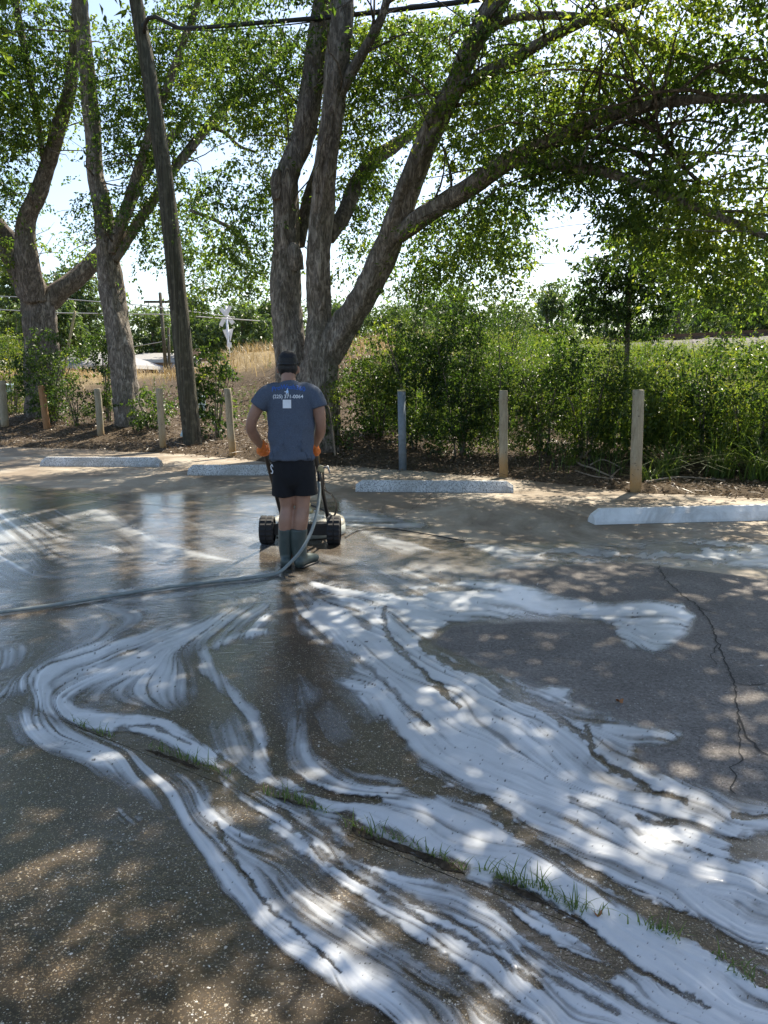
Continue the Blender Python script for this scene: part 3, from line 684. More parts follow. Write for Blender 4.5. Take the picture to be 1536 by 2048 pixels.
# ------------------------------------------------------------------ the three big trees
def limb(pts, root, mat, name='limb', segs=18, rough=.12, seed=0.0, step=.10, k=.74):
    P = [at(x, y, Y) for x, y, r, Y in pts]; rad = [r * k * Y / FPX for x, y, r, Y in pts]
    return tube(name, P, rad, mat, root, segs=segs, rough=rough, freq=1.0, step=step, seed=seed)
def crown(root, mat, C, per, length, leaf, droop=.6, name='crown'):
    # leaf clumps keep their own shade of green
    nb = np.array([mnoise.noise((c[0] * .55, c[1] * .55, c[2] * .55)) for c in C])
    tb = np.clip(.42 + .55 * nb + RNG.normal(0, .12, len(C)), 0, 1)
    V, F, T = spray(C, per, length, leaf, droop, .35, tb)
    return fast_mesh(name, V, F, mat, {'tint': T}, False, root)
def side_branches(root, mat, mains, n, seed):
    """small twigs leaving the limbs, ending in the foliage"""
    rs = random.Random(seed); parts = []
    for _ in range(n):
        pts = rs.choice(mains); i = rs.randrange(len(pts) - 1); t = rs.random()
        a, b = pts[i], pts[i + 1]; p = at(a[0] + (b[0] - a[0]) * t, a[1] + (b[1] - a[1]) * t, a[3] + (b[3] - a[3]) * t)
        d = Vector((rs.uniform(-1, 1), rs.uniform(-1, .6), rs.uniform(-.1, .9))).normalized(); L = rs.uniform(.8, 2.2); q = [p]
        for k in range(5):
            d = (d + Vector((rs.uniform(-.35, .35), rs.uniform(-.35, .35), rs.uniform(-.3, .15)))).normalized(); q.append(q[-1] + d * L / 5)
        r0 = rs.uniform(.012, .03); parts.append(tube_arrays(q, [r0 * (1 - .15 * k) for k in range(6)], segs=5))
    return tag(joined('twigs', parts, mat, root), kind='stuff')

mt_base = onT(at(625, 800, 15.2).x, 15.2)
mt = tag(empty('broadleaf_tree', mt_base), 'big spreading tree with several furrowed trunks rising behind the person', 'tree')
bz = lambda px, Y: 1024 - 0
S1 = [(606,925,66,15.4),(602,840,52,15.4),(590,780,44,15.4),(580,700,39,15.4),(572,610,34,15.4),(574,520,31,15.4),(571,430,28,15.4),(577,350,28,15.4),(604,280,26,15.4),(620,200,25,15.3),(632,100,24,15.2),(650,0,23,15.1),(668,-120,20,15),(690,-300,15,14.8),(700,-520,8,14.6)]
S2 = [(626,930,84,15.1),(628,850,64,15.1),(634,780,52,15.1),(642,715,40,15),(640,640,30,15),(637,560,27,14.9),(640,450,26,14.9),(650,350,26,14.8),(662,250,26,14.7),(672,150,26,14.6),(682,50,26,14.5),(690,-60,24,14.4),(705,-220,19,14.2),(735,-420,13,14),(760,-640,7,13.8)]
S3 = [(648,720,44,15),(690,650,40,14.9),(730,585,36,14.7),(770,500,36,14.5),(802,425,35,14.3),(832,335,32,14.1),(870,250,29,13.9),(905,180,28,13.7),(940,100,27,13.5),(975,40,25,13.3),(1012,-20,22,13.1),(1060,-130,18,12.9),(1110,-280,12,12.6),(1160,-460,6,12.3)]
S4 = [(795,470,22,14.35),(850,430,24,14),(918,388,24,13.5),(980,345,23,13),(1030,315,20,12.6),(1085,288,17,12.2),(1200,235,15,11.4),(1290,215,13,10.9),(1330,205,12,10.6),(1425,197,11,10.1),(1550,196,9,9.5),(1750,170,6,8.8)]
S5 = [(1015,322,13,12.7),(1100,328,12.5,12.1),(1190,340,12,11.5),(1262,362,11.5,11),(1340,394,11,10.6),(1432,430,10,10.2),(1550,480,8,9.7),(1660,520,5,9.3)]
S6 = [(898,192,14,13.7),(955,157,15,13.4),(1030,118,14,13),(1100,76,13,12.6),(1180,36,12,12.1),(1262,8,11,11.7),(1360,-25,9,11.2),(1500,-60,6,10.6)]
S7 = [(962,70,10,13.4),(1040,34,9.5,13.0),(1170,36,9.5,12.3),(1252,62,9,11.9),(1312,88,8.5,11.5),(1402,126,8,11),(1480,152,7,10.6),(1600,190,5,10)]
S8 = [(655,475,20,15.2),(690,422,20,15.5),(712,368,20,15.8),(748,320,18,16.1),(792,290,15,16.4),(850,240,12,16.8),(900,160,9,17.2)]
S9 = [(598,490,15,15.6),(616,400,14,15.9),(640,325,13,16.2),(650,240,11,16.5),(700,160,8,16.8)]
S10 = [(678,190,14,14.6),(702,146,13,14.5),(735,88,11,14.3),(762,38,10,14.1),(780,-20,9,13.9),(820,-150,6,13.6)]
S11 = [(893,216,6,13.8),(930,208,5,13.6),(972,206,4,13.4)]
S12 = [(1085,300,7,12.2),(1180,275,5,11.8),(1260,300,5,11.4),(1310,345,4,11.2),(1345,385,3,11)]
S13 = [(1240,230,6,11.2),(1300,255,5,10.9),(1360,330,4.5,10.7),(1410,370,4,10.5)]
S14 = [(1130,330,5,12),(1240,300,5,11.7),(1330,330,4,11.4),(1380,400,3,11.2)]
limb(S2, mt, M['bark'], 'trunk', 32, .23, 3.1, .06); limb(S1, mt, M['bark'], 'trunk', 30, .23, 8.4, .06)
limb(S3, mt, M['bark'], 'limb', 28, .23, 5.7, .06, .63)
for k, s_ in enumerate((S4, S5, S6, S7, S8, S9, S10)): limb(s_, mt, M['bark'] if k not in (4, 5) else M['bark_dark'], 'limb', 16, .13, 11 + 3.3 * k, .08)
for k, s_ in enumerate((S11, S12, S13, S14)): limb(s_, mt, M['bark_dark'], 'branch', 8, .08, 50 + k, .12)
limb([(592,540,17,15.2),(590,515,20,15.15),(588,496,15,15.15),(590,486,9,15.15)], mt, M['bark'], 'knot', 12, .22, 77, .03)
limb([(556,400,13,15.2),(553,365,14,15.2),(556,340,9,15.2)], mt, M['bark'], 'knot', 12, .22, 78, .03)
B_main = [(600,50,150,90,15.5,1.3,1),(480,90,110,100,16,1.2,1),(560,210,80,80,16,1,1),(480,440,80,110,16,1,.9),(520,350,60,60,16,1,.8),(500,230,80,70,16.3,1,.9),
 (705,260,40,150,16,1,1),(770,120,110,120,15.5,1.5,1.2),(745,340,45,80,15.8,1,1),(715,470,40,70,16,.8,.7),(850,50,110,70,14.5,1.5,1.1),(1000,80,140,90,13.5,1.5,.9),
 (970,190,100,80,14,1.3,.9),(1060,240,150,100,12.8,1.5,.95),(930,290,70,60,14,1,1),(900,470,90,90,14.5,1,1.1),(990,500,80,90,13.8,1,1.1),(850,560,70,60,15,1,1),(1010,410,90,60,13.4,1,1.1),
 (1150,280,150,70,12,1.3,.85),(1110,350,110,40,12.2,1,1.0),(1250,120,150,110,12,1.6,.8),(1390,60,170,90,11.3,1.6,.8),(1490,110,120,120,10.5,1.5,.75),(1320,190,110,60,11.3,1.2,.7),(1460,260,110,60,10.3,1.1,1),
 (1250,320,150,50,11.5,1.1,.8),(1310,400,140,55,11,1.1,.8),(1450,380,120,80,10.3,1.1,1),(1500,500,70,100,10,1,1),(1400,500,90,70,10.8,1,1),(1300,470,90,50,11.5,1,.9),(1430,570,80,70,11,.8,.9),(1510,590,50,60,10.5,.8,.9),(1380,480,70,70,11,.9,1),(1270,410,110,50,11.4,.9,.9),(1420,190,110,60,10.6,1,.6),
 (650,400,40,60,16.2,.6,.8),(820,210,60,80,15.2,1,.9),(1180,190,110,60,12.4,1.3,.7),(700,560,60,40,16,.7,.5),(1040,560,50,50,14,.7,.6),(500,560,50,40,16.5,.7,.5)]
C1 = clear_of_gaps(blob_points(B_main, 80))
def unseen_shade_canopy(n, x0, x1, y0, y1, z0, z1, seed, thr):  # leaves kept out of frame, added so the crowns shade the ground
    rs = np.random.default_rng(seed); c = np.stack([rs.uniform(x0, x1, n), rs.uniform(y0, y1, n), rs.uniform(z0, z1, n)], 1)
    nz = np.array([mnoise.noise((p[0] * .62, p[1] * .62, p[2] * .62 + seed)) for p in c]); c = c[nz > thr]
    px, py = proj(c); vis = (py > -120) & (px > -60) & (px < 1600) & (c[:, 1] > 1)
    return c[~vis]
C1_shade = unseen_shade_canopy(12000, -6.5, 11.5, 4.2, 11.2, 5.4, 8.6, 5, -.12)  # near unseen band, shaped to shade the foreground and leave visible leaves lit
C1_shade = np.concatenate([C1_shade, unseen_shade_canopy(1500, -5, 9, 11, 19, 9.5, 13.5, 6, .08)])
dc = np.hypot((C1_shade[:, 0] - 2.5) / 9, (C1_shade[:, 1] - 11) / 8); C1_shade = C1_shade[dc < 1 + .1 * np.sin(C1_shade[:, 2] * 3)]
crown(mt, M['leaf_main'], C1, 18, .62, .088, .5)
crown(mt, M['leaf_main'], C1_shade, 15, .75, .155, .5)  # unseen leaves added for foreground shade
side_branches(mt, M['bark_dark'], [S4, S5, S6, S7, S3[5:], S1[6:], S10, S12, S13], 170, 4)

lt = tag(empty('broadleaf_tree', onT(at(255, 800, 20.3).x, 20.3)), 'slender tree with a straight bare trunk just left of the utility pole', 'tree')
A1 = [(264,890,52,20.3),(262,850,42,20.3),(252,780,33,20.3),(240,690,29,20.3),(226,600,27,20.3),(215,520,25,20.3),(205,430,20,20.2),(190,350,19,20.1),(187,270,18,20),(178,180,17,19.9),(170,100,17,19.8),(160,0,17,19.7),(152,-120,15,19.6),(150,-320,9,19.4),(160,-480,5,19.2)]
A2 = [(222,505,13,20.2),(250,422,12,20),(276,340,11,19.8),(302,258,10,19.6),(332,180,9,19.4),(362,98,8,19.2),(392,15,7,19),(420,-90,5,18.8)]
A3 = [(228,520,13,20.3),(290,424,12,20.4),(340,352,11,20.6),(400,272,11,20.8),(450,216,10,21),(522,150,8,21.2),(590,90,5,21.5)]
A4 = [(420,255,5,20.9),(450,265,4.5,20.7),(478,292,4,20.5),(512,304,3,20.3)]
A5 = [(380,420,4,19.5),(440,445,5,19.3),(480,470,6,19),(505,520,4,18.8)]
limb(A1, lt, M['bark'], 'trunk', 24, .23, 21, .08)
for k, s_ in enumerate((A2, A3)): limb(s_, lt, M['bark'], 'limb', 14, .12, 31 + k, .1)
for k, s_ in enumerate((A4, A5)): limb(s_, lt, M['bark_dark'], 'branch', 8, .1, 41 + k, .15)
B_lt = [(240,140,70,110,19.5,1.2,1),(250,270,60,70,19.8,1,1),(180,420,50,60,20,1,.6),(265,430,45,60,20.2,1,.7),(330,60,60,60,19.5,1,1),(430,60,110,60,20,1.3,1),(400,170,90,80,20.5,1.2,1),(350,250,60,60,20.4,1,1),
 (330,480,60,60,20.5,1,.9),(430,520,70,70,20,1,.9),(400,600,35,40,19.5,.6,.7),(270,570,35,16,20.5,.6,.5),(165,500,30,24,20.5,.6,.5),(380,390,60,50,20.6,1,.8),(300,340,50,60,20,.8,.8),(490,560,40,40,20,.7,.5),(300,170,50,60,19.6,1,1)]
C2 = clear_of_gaps(blob_points(B_lt, 52)); C2h = unseen_shade_canopy(2800, -10.5, -3.5, 14, 24, 9, 16, 9, .02)
crown(lt, M['leaf_left'], C2, 17, .65, .105, .55); crown(lt, M['leaf_left'], C2h, 12, .8, .16, .5)
side_branches(lt, M['bark_dark'], [A2, A3, A1[5:]], 80, 8)

ot = tag(empty('broadleaf_tree', onT(at(85, 830, 22.5).x, 22.5)), 'old dark tree with a thick trunk forking low at the left', 'tree')
K1 = [(97,905,74,22.5),(95,870,62,22.5),(88,800,54,22.5),(84,710,49,22.5),(80,625,46,22.5),(62,570,42,22.5),(30,515,38,22.4),(-10,460,36,22.2),(-60,390,32,22),(-120,270,26,21.6),(-170,100,18,21.2),(-200,-100,10,20.8)]
K2 = [(70,600,34,22.3),(56,520,27,22),(54,440,22,21.8),(78,382,20,21.6),(104,302,18,21.4),(122,240,17,21.2),(140,180,15,21),(150,100,13,20.8),(156,0,12,20.6),(170,-140,9,20.4)]
K3 = [(88,610,28,22.5),(118,580,26,22.5),(152,556,24,22.6),(212,498,21,22.8),(245,440,17,23),(272,378,14,23.2),(305,318,12,23.4),(370,245,9,23.6)]
K4 = [(22,-60,8,21),(32,10,8,21),(58,150,8,21.2),(78,260,7,21.4),(90,340,7,21.5)]
limb(K1, ot, M['bark_dark'], 'trunk', 26, .23, 61, .09, .60)
for k, s_ in enumerate((K2, K3, K4)): limb(s_, ot, M['bark_dark'], 'limb', 16, .14, 64 + 2 * k, .1)
B_ot = [(30,60,80,90,21,1.3,1),(100,160,80,80,21,1.2,1),(20,220,70,100,21,1.2,1),(20,370,45,70,21.5,1,1),(120,60,50,60,21,1.2,.9),(-60,200,80,200,21,1.5,1),(0,500,35,50,22,.8,.7),(110,480,50,30,22,.7,.6),(70,250,50,50,21,1,.9)]
C3 = clear_of_gaps(blob_points(B_ot, 48)); C3h = unseen_shade_canopy(2800, -17, -7.5, 15, 26, 9, 15, 13, .02)
crown(ot, M['leaf_left'], C3, 17, .65, .11, .55); crown(ot, M['leaf_left'], C3h, 12, .8, .17, .5)
side_branches(ot, M['bark_dark'], [K1[4:], K2, K4], 35, 12)
sp = tag(empty('sapling_tree', onT(at(1252, 880, 13.6).x, 13.6)), 'thin dark sapling with a dense crown standing out of the hedge', 'tree')
limb([(1252,905,6,13.6),(1250,800,6,13.6),(1254,700,6.5,13.6),(1257,610,6,13.6),(1262,520,5,13.6),(1270,440,3,13.6)], sp, M['bark_dark'], 'trunk', 10, .1, 91, .12)
B_sp = [(1272,500,60,75,13.6,.6,1.5),(1205,545,50,45,13.5,.5,1.1),(1330,550,70,50,13.7,.6,1.1),(1262,600,95,50,13.6,.7,1.2),(1185,625,45,40,13.5,.5,.9),(1345,620,55,35,13.7,.5,.8),(1168,560,16,60,13.4,.2,1),(1260,655,60,30,13.6,.5,.8)]
crown(sp, M['leaf_shrub'], blob_points(B_sp, 95), 15, .36, .085, .3)

# ------------------------------------------------------------------ shrubs, hedge, weeds, grasses
def shrub(label, px, pyt, pyb, rx, Y, mat, den=1.0, leaf=.07, group='bushes in the hedge behind the posts', name='bush', stems=5):
    top = at(px, pyt, Y); g = onT(top.x, Y); h = max(.4, top.z - g.z); r = rx * Y / FPX
    root = tag(empty(name, g), label, 'bush', group)
    n = int(150 * den * r * 2 * h * 1.5); rs = RNG
    u = unit(rs.normal(size=(n, 3))) * rs.uniform(.25, 1, (n, 1)) ** .5
    C = np.stack([g.x + u[:, 0] * r * (1 + .25 * np.sin(u[:, 2] * 5)), g.y + u[:, 1] * min(r, .9), g.z + h * .5 + u[:, 2] * h * .52], 1)
    colh = np.array([mnoise.noise((c[0] * 1.9, c[1] * 1.2, px * .37)) for c in C]); C[:, 2] = g.z + (C[:, 2] - g.z) * (1 + .42 * colh)
    gap = np.array([mnoise.noise((c[0] * 1.7, c[1] * 1.7 + 7, c[2] * 1.7)) for c in C]); C = C[gap > -.16]
    C = C[C[:, 2] > terrain(C[:, 0], C[:, 1]) + .03]
    C = clear_of_gaps(C)
    nb = np.array([mnoise.noise((c[0] * 1.3, c[1] * 1.3, c[2] * 1.3)) for c in C]); tb = np.clip(.38 + .6 * nb + rs.normal(0, .12, len(C)), 0, 1)
    leaf = leaf * (.75 + .6 * ((px * 7) % 10) / 10)
    V, F, T = spray(C, 12, .38, leaf, .25, .4, np.clip(tb + .22 * (((px * 13) % 11) / 11 - .6), 0, 1)); fast_mesh('foliage', V, F, mat, {'tint': T}, False, root)
    for k in range(stems):
        a = rs.uniform(0, 6.28); q = [g + Vector((.08 * math.cos(a), .08 * math.sin(a), -.1))]
        e = g + Vector((r * .7 * math.cos(a), .4 * math.sin(a), h * rs.uniform(.55, .9))); m = (q[0] + e) / 2 + Vector((0, 0, h * .12))
        tube('stem', [q[0], m, e, e + Vector((.1 * math.cos(a), .05, h * .3 * (k % 2)))], [.018, .013, .007, .003], M['twig'] if k == 2 else M['bark_dark'], root, segs=6, step=.15)
    return root
LS, LY = M['leaf_shrub'], M['leaf_yellow']
for a in [
 ('sunlit bush against the right side of the big trunk', 676, 748, 885, 38, 14.55, LS, .9),
 ('bush with bare ground before it just left of the grey pipe post', 758, 655, 905, 75, 15.6, LS, 1.0),
 ('dark bush directly behind the grey pipe post', 838, 640, 915, 85, 15.0, LS, 1.1),
 ('dark bush between the grey pipe post and the wooden post beside it', 925, 640, 920, 85, 14.4, LS, 1.1),
 ('bushy dark green shrub right behind the wooden post at the long speckled kerb block', 1010, 650, 925, 80, 14.0, LS, 1.1),
 ('rounded bush left of the thin sapling', 1095, 665, 930, 75, 13.7, LS, 1.0),
 ('bush growing round the foot of the thin sapling', 1180, 690, 935, 80, 13.2, LS, 1.0),
 ('dark bush behind the tallest wooden post at the right', 1275, 715, 940, 75, 13.0, LS, .9),
 ('loose bush farther back in the sun above the grey pipe post', 860, 560, 760, 90, 18.0, LS, .7),
 ('tall pale bush farther back left of the sapling crown', 990, 590, 760, 90, 18.0, LS, .7),
 ('bright yellow green bush in the sun behind the sapling stem', 1150, 660, 760, 90, 17.5, LY, .8),
 ('bright yellow green bush under the rails beside the sapling', 1310, 680, 780, 70, 17.0, LY, .8)]:
    shrub(*a)
for a in [
 ('dark leafy vine bush wrapped round the foot of the old forked tree', 92, 660, 850, 60, 21.3, LS, 0.54, .09),
 ('dark bush between the old forked tree and the slender trunk', 150, 760, 850, 50, 20.5, LS, 0.48, .09),
 ('narrow leafy bush against the left side of the slender trunk', 205, 640, 830, 26, 20.9, LS, 0.54, .09),
 ('low broad leaved bush between the slender trunk and the utility pole', 300, 775, 850, 48, 19.5, LS, 0.48, .12),
 ('bright large leaved bush just right of the utility pole', 422, 700, 860, 46, 18.6, LS, 0.54, .12),
 ('small bush in front of the bank at the far left edge', 10, 640, 760, 50, 25, LY, .7, .10)]:
    shrub(*a, group='bushes on the bank at the left')
for a in [
 ('tall weedy bush just right of the tallest wooden post', 1345, 735, 935, 55, 12.6, LS, .9),
 ('tall weedy bush behind the arching grass clump', 1425, 700, 930, 60, 12.4, LS, .9),
 ('tall weedy bush at the right edge above the white kerb block', 1515, 690, 925, 70, 12.0, LS, .9)]:
    shrub(*a)
# tall weeds with narrow leaves (uncountable)
def weeds(name, label, n, xr, yr, hr, mat, leafl, per, seed, cond=None, tb=(.2, .9)):
    rs = np.random.default_rng(seed); x = rs.uniform(*xr, n); y = rs.uniform(*yr, n)
    if cond is not None: k = cond(x, y); x, y = x[k], y[k]
    n = len(x); z = terrain(x, y); h = rs.uniform(*hr, n) * rs.uniform(.85, 1.1, n); h = np.clip(np.minimum(h, 1.53 + .050 * y - z + rs.normal(-.08, .16, n) + .38 * np.array([mnoise.noise((a_ * .8, b_ * .8, 2)) for a_, b_ in zip(x, y)]) + np.where(x < 6, .25, 0)), .12, None); a = rs.uniform(0, 6.28, n); lean = rs.uniform(0, .22, n)
    t = np.sort(rs.uniform(.12, 1, (n, per)), 1); b = rs.uniform(0, 6.28, (n, per))
    P = np.stack([x[:, None] + np.cos(a)[:, None] * lean[:, None] * h[:, None] * t ** 2, y[:, None] + np.sin(a)[:, None] * lean[:, None] * h[:, None] * t ** 2, z[:, None] + h[:, None] * t], -1)
    D = np.stack([np.cos(b), np.sin(b), .75 + .3 * rs.normal(size=b.shape)], -1); Nn = np.stack([-.5 * np.cos(b), -.5 * np.sin(b), np.ones_like(b)], -1) + rs.normal(0, .25, D.shape)
    l = leafl * rs.uniform(.6, 1.2, (n, per)) * (1.1 - .5 * t); w = l * .22
    ti = np.clip(rs.uniform(*tb, n)[:, None] * .6 + .4 * t + rs.normal(0, .08, (n, per)) - .1, 0, 1)
    p1 = leaf_arrays(P.reshape(-1, 3), D.reshape(-1, 3), Nn.reshape(-1, 3), l.ravel(), w.ravel(), ti.ravel())
    # stalks as narrow upright blades
    S0 = np.stack([x, y, z - .02], -1); SD = np.stack([np.cos(a) * lean, np.sin(a) * lean, np.ones(n)], -1)
    p2 = leaf_arrays(S0, SD, np.stack([np.sin(a), -np.cos(a), np.zeros(n)], -1), h, np.full(n, .016), np.full(n, .25))
    V, F, T = merge([p1, p2]); o = fast_mesh(name, V, F, mat, {'tint': T}); return tag(o, label, kind='stuff')
weeds('tall_weeds', 'tall yellow green weeds covering the bank at the right', 6200, (-1, 17), (11.6, 27), (.55, 1.15), LY, .13, 24, 3, lambda x, y: (y > edge_y(x) + 2.2) & (x > np.where(y < 16, 3.2 + .35 * (y - 12), -.5 + .1 * (y - 16))))
weeds('front_weeds', 'dense dark green weeds at the foot of the bank behind the grass clumps', 1500, (3.2, 12), (10.2, 15), (1.0, 1.9), LY, .14, 30, 31, lambda x, y: ((y - edge_y(x)) * .8 > 1.5) & ((y - edge_y(x)) * .8 < 3.2), (.3, 1))
weeds('bank_weeds', 'green weeds along the foot of the bank', 1500, (-16, 6), (15.5, 27), (.25, .7), LS, .13, 16, 5, lambda x, y: ((y - edge_y(x)) * .8 > 3.4) & (np.sin(x * 1.3) + np.sin(y * 1.1 + x) > .5))
def blades(name, label, n, pick, lr, w, mat, seed, bend=.5, kind='stuff', tb=(0, 1), parent=None, base=None):
    rs = np.random.default_rng(seed); x, y = pick(rs, n); n = len(x)
    z = terrain(x, y) if base is None else np.full(n, base)
    a = rs.uniform(0, 6.28, n); l = rs.uniform(*lr, n); bd = rs.uniform(.15, 1, n) * bend
    d = np.stack([np.cos(a), np.sin(a)], -1); sd_ = np.stack([-np.sin(a), np.cos(a), np.zeros(n)], -1)
    V = []; K = 4; ww = w * rs.uniform(.6, 1.3, n)
    for k in range(K + 1):
        t = k / K; hz = l * (t - .55 * bd * t * t); ho = l * bd * t ** 2 * .95 + l * .12 * t
        c = np.stack([x + d[:, 0] * ho, y + d[:, 1] * ho, z + hz], -1); wt = ww * (1 - t ** 1.6) * .5 + .0004
        V += [c - sd_ * wt[:, None], c + sd_ * wt[:, None]]
    V = np.stack(V, 1).reshape(-1, 3); F = []
    i = np.arange(n)[:, None] * (2 * (K + 1))
    for k in range(K): F.append(np.concatenate([i + 2 * k, i + 2 * k + 1, i + 2 * k + 3, i + 2 * k + 2], 1))
    T = np.repeat(rs.uniform(*tb, n), 2 * (K + 1)); o = fast_mesh(name, V, np.concatenate(F), mat, {'tint': T}, False, parent)
    if parent is None and kind: tag(o, label, kind=kind)
    return o
def bankpick(rs, n):
    x = rs.uniform(-22, 4, n); y = rs.uniform(19, 34, n); s = (y - edge_y(x)) * .8
    k = (s > 9.0 + rs.normal(0, .7, n)) & (s < 14) & (np.sin(x * .9 + 1) + np.sin(y * .8) + rs.normal(0, .7, n) > -.6); return x[k], y[k]
blades('dry_grass', 'dry straw coloured grass covering the crest of the bank', 24000, bankpick, (.25, .65), .018, M['straw'], 21, .7)
def footpick(rs, n):
    x = rs.uniform(1.6, 9, n); y = rs.uniform(9.5, 15, n); s = (y - edge_y(x)) * .8
    k = (s > .8) & (s < 2.6) & (x > 2.2) & (np.sin(x * 2.3) + rs.normal(0, .6, n) > .25); return x[k], y[k]
blades('green_grass', 'long green grass at the foot of the weedy bank', 3200, footpick, (.25, .6), .012, M['grass'], 23, .9)
def litpick(rs, n):
    x = rs.uniform(-17, 9, n); y = rs.uniform(8, 26, n); s = (y - edge_y(x)) * .8
    k = (s > -.04 + rs.exponential(.05, n) * -1) & (s < 10) & (rs.uniform(0, 1, n) < np.where(s < 3.5, 1, .8)); return x[k], y[k]
rs = np.random.default_rng(33); lx, ly = litpick(rs, 110000); n = len(lx)
lz = np.maximum(terrain(lx, ly), np.where(ly < edge_y(lx) + .15, .003, -9)) + rs.uniform(.003, .035, n)
la = rs.uniform(0, 6.28, n); ld = np.stack([np.cos(la), np.sin(la), rs.normal(0, .25, n)], -1); ln = rs.normal(0, .45, (n, 3)); ln[:, 2] += 1
stick = rs.uniform(0, 1, n) < .5
ll = np.where(stick, rs.uniform(.10, .36, n), rs.uniform(.03, .085, n)); lw = np.where(stick, .009, ll * rs.uniform(.4, .7, n))
V, F, T = leaf_arrays(np.stack([lx, ly, lz], -1), ld, ln, ll, lw, np.clip(rs.beta(1.2, 1.7, n), 0, 1))
tag(fast_mesh('leaf_litter', V, F, M['litter'], {'tint': T}), 'brown leaf litter and bits of twig over the mulch bed', kind='stuff')
# arching grass clumps at the right edge of the mulch
for k, (px, py, lab, h, n) in enumerate([(1335, 952, 'bright grass clump with a tall seed stalk just right of the tallest wooden post', .8, 70), (1300, 962, 'small pale green plant at the foot of the tallest wooden post', .35, 50),
        (1440, 955, 'arching grass clump over the long white kerb block', .85, 100), (1520, 960, 'arching grass clump at the right edge of the mulch', .9, 110), (1145, 930, 'thin grass tuft beside the fallen sticks', .35, 26)]):
    g = ground_hit(px, py)
    o = blades('grass_clump', None, n, lambda r_, m: (g.x + r_.normal(0, .10, m), g.y + r_.normal(0, .08, m)), (h * .6, h * 1.3), .020, M['grass'], 60 + k, 1.55, None, (.3, 1), None, g.z)
    tag(o, lab, 'grass', 'grass clumps on the mulch edge')
# ------------------------------------------------------------------ utility pole and cable
PB = onT(at(384, 872, 17.6).x, 17.6)
pole = tag(empty('utility_pole', PB), 'tall weathered wooden utility pole leaning to the left', 'pole')
PY = 17.6
pp = [(388, 905, 24), (383, 860, 23), (366, 700, 22.5), (346, 500, 21), (326, 330, 19), (298, 150, 17), (272, 0, 15.5), (250, -150, 15), (215, -420, 13)]
tube('pole_shaft', [at(x, y, PY) for x, y, r in pp], [r * .78 * PY / FPX for x, y, r in pp], M['pole'], pole, segs=28, rough=.05, freq=1.6, step=.12, seed=5)
bm = bmesh.new(); c = at(339, 671, PY - .27); box_bm(bm, c, (.05, .015, .02)); bm_obj('metal_tag', bm, M['steel'], pole, False)
bm = bmesh.new(); c = at(289, 52, PY - .2)
box_bm(bm, c, (.10, .10, .05)); bm_obj('cable_clamp', bm, M['blackmetal'], pole, False)
CBL = [(288,66,17.4),(290,48,17.3),(297,36,17.2),(312,34,17.1),(332,44,17.0),(358,56,16.9),(420,54,16.5),(500,47,16),(580,41,15.4),(640,36,14.92),(660,34,14.86),(690,31,14.8),(740,26,14.4),(830,15,14),(960,-1,13.4),(1150,-28,12.6),(1500,-90,11.5)]
tag(tube('overhead_cable', [at(*q) for q in CBL], .040, M['cable'], None, segs=8, step=.2, rough=.10, freq=3), 'thick black overhead cable looping off the utility pole', 'cable')
tag(tube('overhead_cable', [at(x, y, Y) for x, y, Y in [(291,60,17.3),(330,57,16.95),(420,62,16.45),(500,57,15.95),(580,49,15.4),(640,42,14.95)]], .012, M['cable'], None, segs=6), 'thin dark wire strung just under the thick black overhead cable', 'cable')
for i, (pts, Y, r, lab) in enumerate([
  ([(-60, 590), (130, 598), (300, 612), (470, 635)], 38, .022, 'pale wire behind the slender trunk, the upper one'),
  ([(-60, 616), (120, 626), (330, 629), (520, 642)], 38, .025, 'bright wire crossing low behind the old forked tree'),
  ([(240, 698), (322, 684), (334, 677)], 44, .02, 'short wire sagging to the far pole'),
  ([(1040, 468), (1130, 452), (1250, 438), (1420, 420), (1600, 398)], 42, .02, 'thin wire crossing the bright sky gap at the right, the upper one'),
  ([(1040, 528), (1200, 524), (1350, 520), (1600, 512)], 42, .018, 'thin wire crossing the bright sky gap at the right, the lower one'),
  ([(1330, 606), (1440, 592), (1600, 585)], 42, .028, 'pale wire in front of the dark trees at the far right')]):
    tag(tube('overhead_wire', [at(x, y, Y) for x, y in pts], r, M['wire'], None, segs=5), lab, 'wire', 'distant overhead wires')
for px, pyt, pyb, Y, r, lab in [(326, 585, 722, 44, .11, 'dark far utility pole seen between the slender trunk and the near pole'), (337, 655, 722, 44, .09, 'short dark stub pole beside the far utility pole'), (1357, 440, 690, 46, .16, 'far utility pole behind the sapling crown')]:
    a, b = at(px + (6 if px == 326 else 0), pyb, Y), at(px - (6 if px == 326 else 0), pyt, Y); root = tag(empty('far_utility_pole', a), lab, 'pole', 'far utility poles')
    tube('pole_shaft', [a + Vector((0, 0, -1.2)), b], [r, r * .8], M['pole'], root, segs=8)
    if pyt < 600:
        bm = bmesh.new(); box_bm(bm, b - Vector((0, 0, .5)), (1.8, .12, .12)); bm_obj('cross_arm', bm, M['pole'], root, False)

